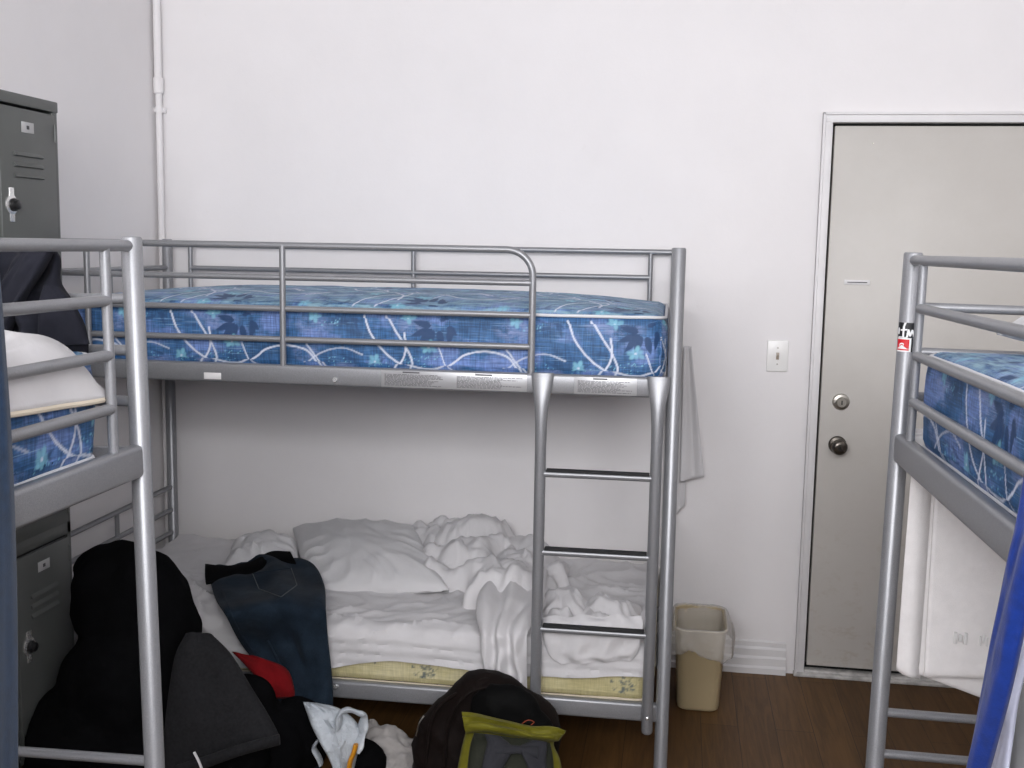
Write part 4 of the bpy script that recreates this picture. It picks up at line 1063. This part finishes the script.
# white bath towel folded over the right bunk's end beam
YT = 2.3465-.012
def towel_panel(x0, x1, y, ztop, dl, dr, seed, amp, freq, nu=60, hemw=True):
    rows = []; nv = 60
    for j in range(nv+1):
        t = j/nv; r = []
        for i in range(nu+1):
            s = i/nu; d = dl+(dr-dl)*s
            f_ = amp*(.5+.5*t)*(math.sin(s*freq+1.5*noise.noise(V((s*2, t, seed))))+.4*noise.noise(V((s*4, t*2, seed))))
            hem_ = -.0025 if abs(d*(1-t)-.020) < .004 else 0
            r.append((x0+(x1-x0)*s+.012*t*math.sin(seed), y-f_-hem_*0-(.003 if hem_ else 0), ztop-d*t))
        rows.append(r)
    return rows
tw = thing('towel', 'white bath towel hanging from the end of the right cropped bunk', 'towel', (.66, YT, .66))
tl = tw.location.copy()
ZE = ZU1+.003
link('front_layer', to_local(sheet_mesh(towel_panel(.534, 1.02, YT-.027, ZE, .512, .474, 1., .006, 5.), .007), tl), 'terry', tw, True, 180)
link('back_layer', to_local(sheet_mesh(towel_panel(.520, 1.03, YT-.009, ZE, .513, .665, 2., .004, 4.), .007), tl), 'terry', tw, True, 180)
fl = []
for j in range(50):
    t = j/49; r = []
    for i in range(25):
        s = i/24; x = .489+(.536-.489)*s; r.append((x+.004*t, YT-.020-.018*math.sin(PI*min(1, s*1.1))*(.4+.6*t)+.016*s, ZE-(.505+.022*s)*t))
    fl.append(r)
link('side_fold', to_local(sheet_mesh(fl, .007), tl), 'terry', tw, True, 180)
MB().box((.489-tl.x, -.030, ZE-tl.z-.002), (1.02-tl.x, .022, ZE-tl.z+.006), .004).obj('top_fold', 'terry', tw)
MAT['faded'] = simple('faded_stamp', (.70, .695, .685), .9)
for k, (u_, w_) in enumerate(((.610, .030), (.655, .020), (.690, .022))):
    mk = MB()
    for q in range(3): mk.box((u_-tl.x-w_/2+q*w_/3, -.0415, .815-tl.z-.013+.006*(q % 2)), (u_-tl.x-w_/2+q*w_/3+w_*.22, -.034, .815-tl.z+.012-.005*((q+k) % 2)), .0008)
    mk.obj('faded_stamp', 'faded', tw)
# royal blue towel thrown over the right bunk's aisle rail, near the camera
def draped(name, label, cat, L, R, thick, mat, seed, up, foldamp=.006, freq=8, lobes=1):
    return tag(garment(list(zip(L, R)), thick, 40, lobes, foldamp, freq, seed, up=up).obj(name, mat, None, 70), label, cat)
draped('towel', 'royal blue towel hanging at the right photo edge in front of the white towel', 'towel',
       [(.476, 1.425, 1.330), (.466, 1.425, 1.421), (.447, 1.432, 1.395), (0.432, 1.409, 1.284), (0.426, 1.413, 1.237), (0.422, 1.419, 1.180), (0.420, 1.437, 1.107), (0.420, 1.465, 1.014), (0.420, 1.497, 0.886)],
       [(.476, 1.335, 1.330), (.466, 1.335, 1.421), (.447, 1.342, 1.395), (0.435, 1.319, 1.306), (0.430, 1.321, 1.263), (0.430, 1.343, 1.205), (0.430, 1.367, 1.127), (0.430, 1.398, 1.037), (0.430, 1.459, 0.899)], .028, 'blue_towel', 4, (-.8, -.6, 0), .004, 9)
draped('cloth', 'pale lilac cloth hanging behind the royal blue towel', 'cloth',
       [(.505, 1.55, 1.165), (0.480, 1.526, 1.072), (0.472, 1.523, 1.008), (0.470, 1.553, 0.930), (0.470, 1.608, 0.827)],
       [(.505, 1.46, 1.165), (0.480, 1.467, 1.094), (0.472, 1.482, 1.025), (0.470, 1.486, 0.960), (0.470, 1.494, 0.885)], .014, 'lilac_cloth', 7, (-.8, -.6, 0), .004, 9)
draped('cloth', 'silver grey cloth hanging at the right photo edge behind the lilac cloth', 'cloth',
       [(0.500, 1.604, 1.200), (0.500, 1.596, 1.055), (0.500, 1.597, 0.965), (0.500, 1.594, 0.837)],
       [(0.500, 1.436, 1.245), (0.500, 1.407, 1.124), (0.500, 1.404, 1.047), (0.500, 1.400, 0.936)], .020, 'grey_satin', 9, (-.8, -.6, 0), .003, 9)
# thin pale cloth hanging at the rear right corner of the main bunk, close to the wall
tc_ = thing('thin_cloth', 'thin white cloth hanging by the wall from the back-wall bunk, right of its post', 'cloth', (.03, 4.07, .60))
tcl = tc_.location.copy()
def panel(x0t, x1t, x0b, x1b, zt, zl, zr, y, amp, fq, sd):
    rows = []
    for j in range(51):
        t = j/50; r = []
        for i in range(31):
            s_ = i/30; x = (x0t+(x1t-x0t)*s_)*(1-t)+(x0b+(x1b-x0b)*s_)*t; z = zt-(zt-(zl+(zr-zl)*s_))*t
            r.append((x, y-amp*(.6+.4*t)*math.sin(s_*fq+sd+1.2*noise.noise(V((s_*2, t, sd))))-.010*t, z))
        rows.append(r)
    return rows
link('front_layer', to_local(sheet_mesh(panel(.024, .052, .030, .117, 1.245, .735, .760, 4.080, .008, 7, 1.), .003), tcl), 'sheet', tc_, True, 180)
link('rear_layer', to_local(sheet_mesh(panel(.022, .044, .014, .050, 1.245, .600, .640, 4.098, .004, 5, 2.), .003), tcl), 'sheet', tc_, True, 180)

# white cover on the left bunk
def cover_rows():
    rows = []; x_edge = XLB-.021; ye = YLB-.098
    for i in range(71):
        yy = ye-.95*(i/70)                       # from the bunk's end towards the camera
        r = []; e = max(0, 1-(ye-yy)/.16); lift = .018*(1-e*e)+.012*noise.noise(V((yy*5, 1, 2)))*(1-e)
        rim = (1-e**2.2)**.5
        for k in range(61):
            s = 1.0*k/60
            x = x_edge+.012-s if s > .06 else None
            hem = 1.335+.010*math.sin(yy*6)
            zt_ = 1.368+(.042+lift)*rim+.003
            c = .006*fold((yy*.8, s, 0), .9, 5, 3)+.006*noise.noise(V((yy*7, s*7, 1)))
            if k < 14:
                t = k/14; a = t*PI/2
                r.append((x_edge+.002-.034*(1-math.cos(a))-.012*e*t+.003*math.sin(yy*30+3*t), yy, hem+(zt_-hem)*math.sin(a)+c*t))
            else:
                r.append((x_edge-.034-(k-14)/46*.80, yy, zt_+.018*math.sin(PI*(k-14)/46)+c+.010))
        rows.append(r)
    first = [(p[0], ye+.012, min(p[2], 1.335+.02*0+(p[2]-1.335)*.55)) for p in rows[0]]
    return [[(p[0]-.01, ye+.014, 1.332) for p in rows[0]], first]+rows
cv = thing('duvet', 'white duvet with cream hem folded over the left cropped bunk mattress', 'duvet', (XLB-W2, YLB-.5, 1.33))
co_ = cv.location.copy()
rr_ = cover_rows()
link('cover', to_local(sheet_mesh(rr_, .010, 0, 0.), co_), 'sheet', cv, True, 180)
MB().tube([V((p[0][0]+.002, p[0][1], p[0][2]-.002))-co_ for p in rr_[2:]], .0055, 8).obj('hem', 'cream_piping', cv)
# dark jacket over the left bunk's end rails
jk = thing('jacket', 'dark navy jacket slung over the end rails of the left bunk, before the locker', 'jacket', (-1.40, 1.87, 1.30))
jkl = jk.location.copy()
JK = [((-1.380, 1.800, 1.588), (-1.098, 1.800, 1.586)), ((-1.380, 1.798, 1.565), (-1.086, 1.798, 1.567)), ((-1.380, 1.796, 1.536), (-1.087, 1.796, 1.528)), ((-1.378, 1.796, 1.495), (-1.069, 1.796, 1.497)), ((-1.378, 1.798, 1.453), (-1.052, 1.798, 1.458)), ((-1.378, 1.800, 1.403), (-1.043, 1.800, 1.422)), ((-1.380, 1.800, 1.372), (-1.044, 1.800, 1.386))]
local(garment(JK, [.03, .05, .055, .055, .05, .05, .03], 90, 1, .020, 26, 13, up=(.1, -1, .1)), jkl).obj('body', 'jacket_navy', jk, 180)
SL = [((-1.072, 1.762, 1.585), (-1.112, 1.762, 1.598)), ((-1.093, 1.758, 1.550), (-1.144, 1.756, 1.559)), ((-1.124, 1.756, 1.508), (-1.180, 1.755, 1.513)), ((-1.153, 1.757, 1.461), (-1.210, 1.757, 1.467)), ((-1.177, 1.762, 1.413), (-1.231, 1.762, 1.416))]
local(garment(SL, [.025, .04, .042, .04, .03], 40, 1, .007, 7, 17, up=(.2, -1, .1)), jkl).obj('sleeve', 'jacket_navy', jk, 180)
SK = [((-1.098, 1.764, 1.522), (-1.073, 1.766, 1.519)), ((-1.103, 1.758, 1.494), (-1.048, 1.764, 1.493)), ((-1.107, 1.757, 1.459), (-1.027, 1.762, 1.457)), ((-1.116, 1.762, 1.414), (-1.020, 1.766, 1.419))]
local(garment(SK, [.02, .03, .03, .02], 30, 1, .005, 6, 23, up=(.1, -1, .1)), jkl).obj('sleeve', 'jacket_navy', jk, 180)

# slate blue towel on the left bunk's top rail
draped('towel', 'slate blue towel hanging from the top rail at the left photo edge', 'towel',
       [(-.985, 1.32, 1.56), (-.971, 1.32, 1.612), (-0.953, 1.327, 1.568), (-0.945, 1.310, 1.479), (-0.940, 1.292, 1.321), (-0.940, 1.277, 1.120), (-0.940, 1.260, 0.875)],
       [(-.985, 1.44, 1.56), (-.971, 1.44, 1.612), (-0.953, 1.420, 1.567), (-0.945, 1.413, 1.471), (-0.940, 1.408, 1.300), (-0.940, 1.399, 1.081), (-0.940, 1.375, 0.802)], .02, 'slate_towel', 3, (.8, -.6, 0), .004, 9)
cushion('pillow', 'white pillow at the right photo edge on the top bunk mattress', [(.605, 2.225, 1.452), (1.14, 2.235, 1.475), (1.15, 1.85, 1.455), (.625, 1.84, 1.447)], .11, 'pillow', 7.7, crumple=.010, lift=.9)
cushion('pillow', 'white pillow at the bottom right on the lower bunk behind the blue towel', [(.56, 2.25, .39), (1.0, 2.27, .39), (1.0, 1.86, .39), (.56, 1.84, .39)], .30, 'pillow', 3.9, lift=.5)


# tilt and shift both side bunks, with everything on them, to fit image lines
def lean(objs, pivot, ang, off):
    bpy.context.view_layer.update()
    Tm = Matrix.Translation(V(pivot)+V(off)) @ Matrix.Rotation(ang, 4, 'Y') @ Matrix.Translation(-V(pivot))
    for o in objs: o.matrix_world = Tm @ o.matrix_world
on_left = [o for o in SC.objects if o.parent is None and (o is left or o.get('label', '').find('left cropped') >= 0 or o.get('label', '').find('left bunk') >= 0 or o.get('label', '').startswith('slate blue'))]
on_right = [o for o in SC.objects if o.parent is None and (o is right or o.get('label', '').find('right cropped') >= 0 or o.name.startswith('pillow') and 'right' in o.get('label', '') and 'bunk' in o.get('label', '') and o.get('label', '').find('heaped') < 0 or o.get('label', '').startswith(('royal blue', 'pale lilac', 'silver grey')))]
lean(on_left, (XLB-.25, YLB, 1.35), -.0195, (.0045, 0, -.004))
lean(on_right, (.467+.25, 2.3465, 1.35), .0120, (.001, 0, -.005))

# ------------------------------------------------------------------ light
w = bpy.data.worlds.new('sky'); SC.world = w; w.use_nodes = True
bg = w.node_tree.nodes['Background']; bg.inputs['Color'].default_value = (.80, .88, 1, 1); bg.inputs['Strength'].default_value = 1.0
def area(name, loc, rot, sx, sy, power, col):
    d = bpy.data.lights.new(name, 'AREA'); d.shape = 'RECTANGLE'; d.size = sx; d.size_y = sy; d.energy = power; d.color = col
    o = bpy.data.objects.new(name, d); COL.objects.link(o); o.location = loc; o.rotation_euler = rot
    return o
# daylight entering through the window behind the photographer
area('window_daylight', ((WX0+WX1)/2, YF-.11, (WZ0+WZ1)/2), (PI/2, 0, 0), WX1-WX0, WZ1-WZ0, 122, (.985, .98, 1.0))

# ------------------------------------------------------------------ camera
cam = bpy.data.cameras.new('camera'); co = bpy.data.objects.new('camera', cam); COL.objects.link(co)
f, pi_, ya, ro, h = 1089.270711, 0.125634, 0.150508, 0.017832, 1.601476
cam.sensor_fit = 'HORIZONTAL'; cam.sensor_width = 36; cam.lens = f*36/1024; cam.clip_start = .02
fw = V((-math.sin(ya)*math.cos(pi_), math.cos(ya)*math.cos(pi_), -math.sin(pi_)))
rt = V((math.cos(ya), math.sin(ya), 0)); up = rt.cross(fw)
R1 = rt*math.cos(ro)+up*math.sin(ro); U1 = up*math.cos(ro)-rt*math.sin(ro)
M = Matrix((R1, U1, -fw)).transposed().to_4x4(); M.translation = (0, 0, h)
co.matrix_world = M
SC.camera = co
SC.view_settings.view_transform = 'Standard'; SC.view_settings.look = 'None'
SC.view_settings.gamma = 1; SC.view_settings.use_curve_mapping = False
SC.view_settings.exposure = 0.60
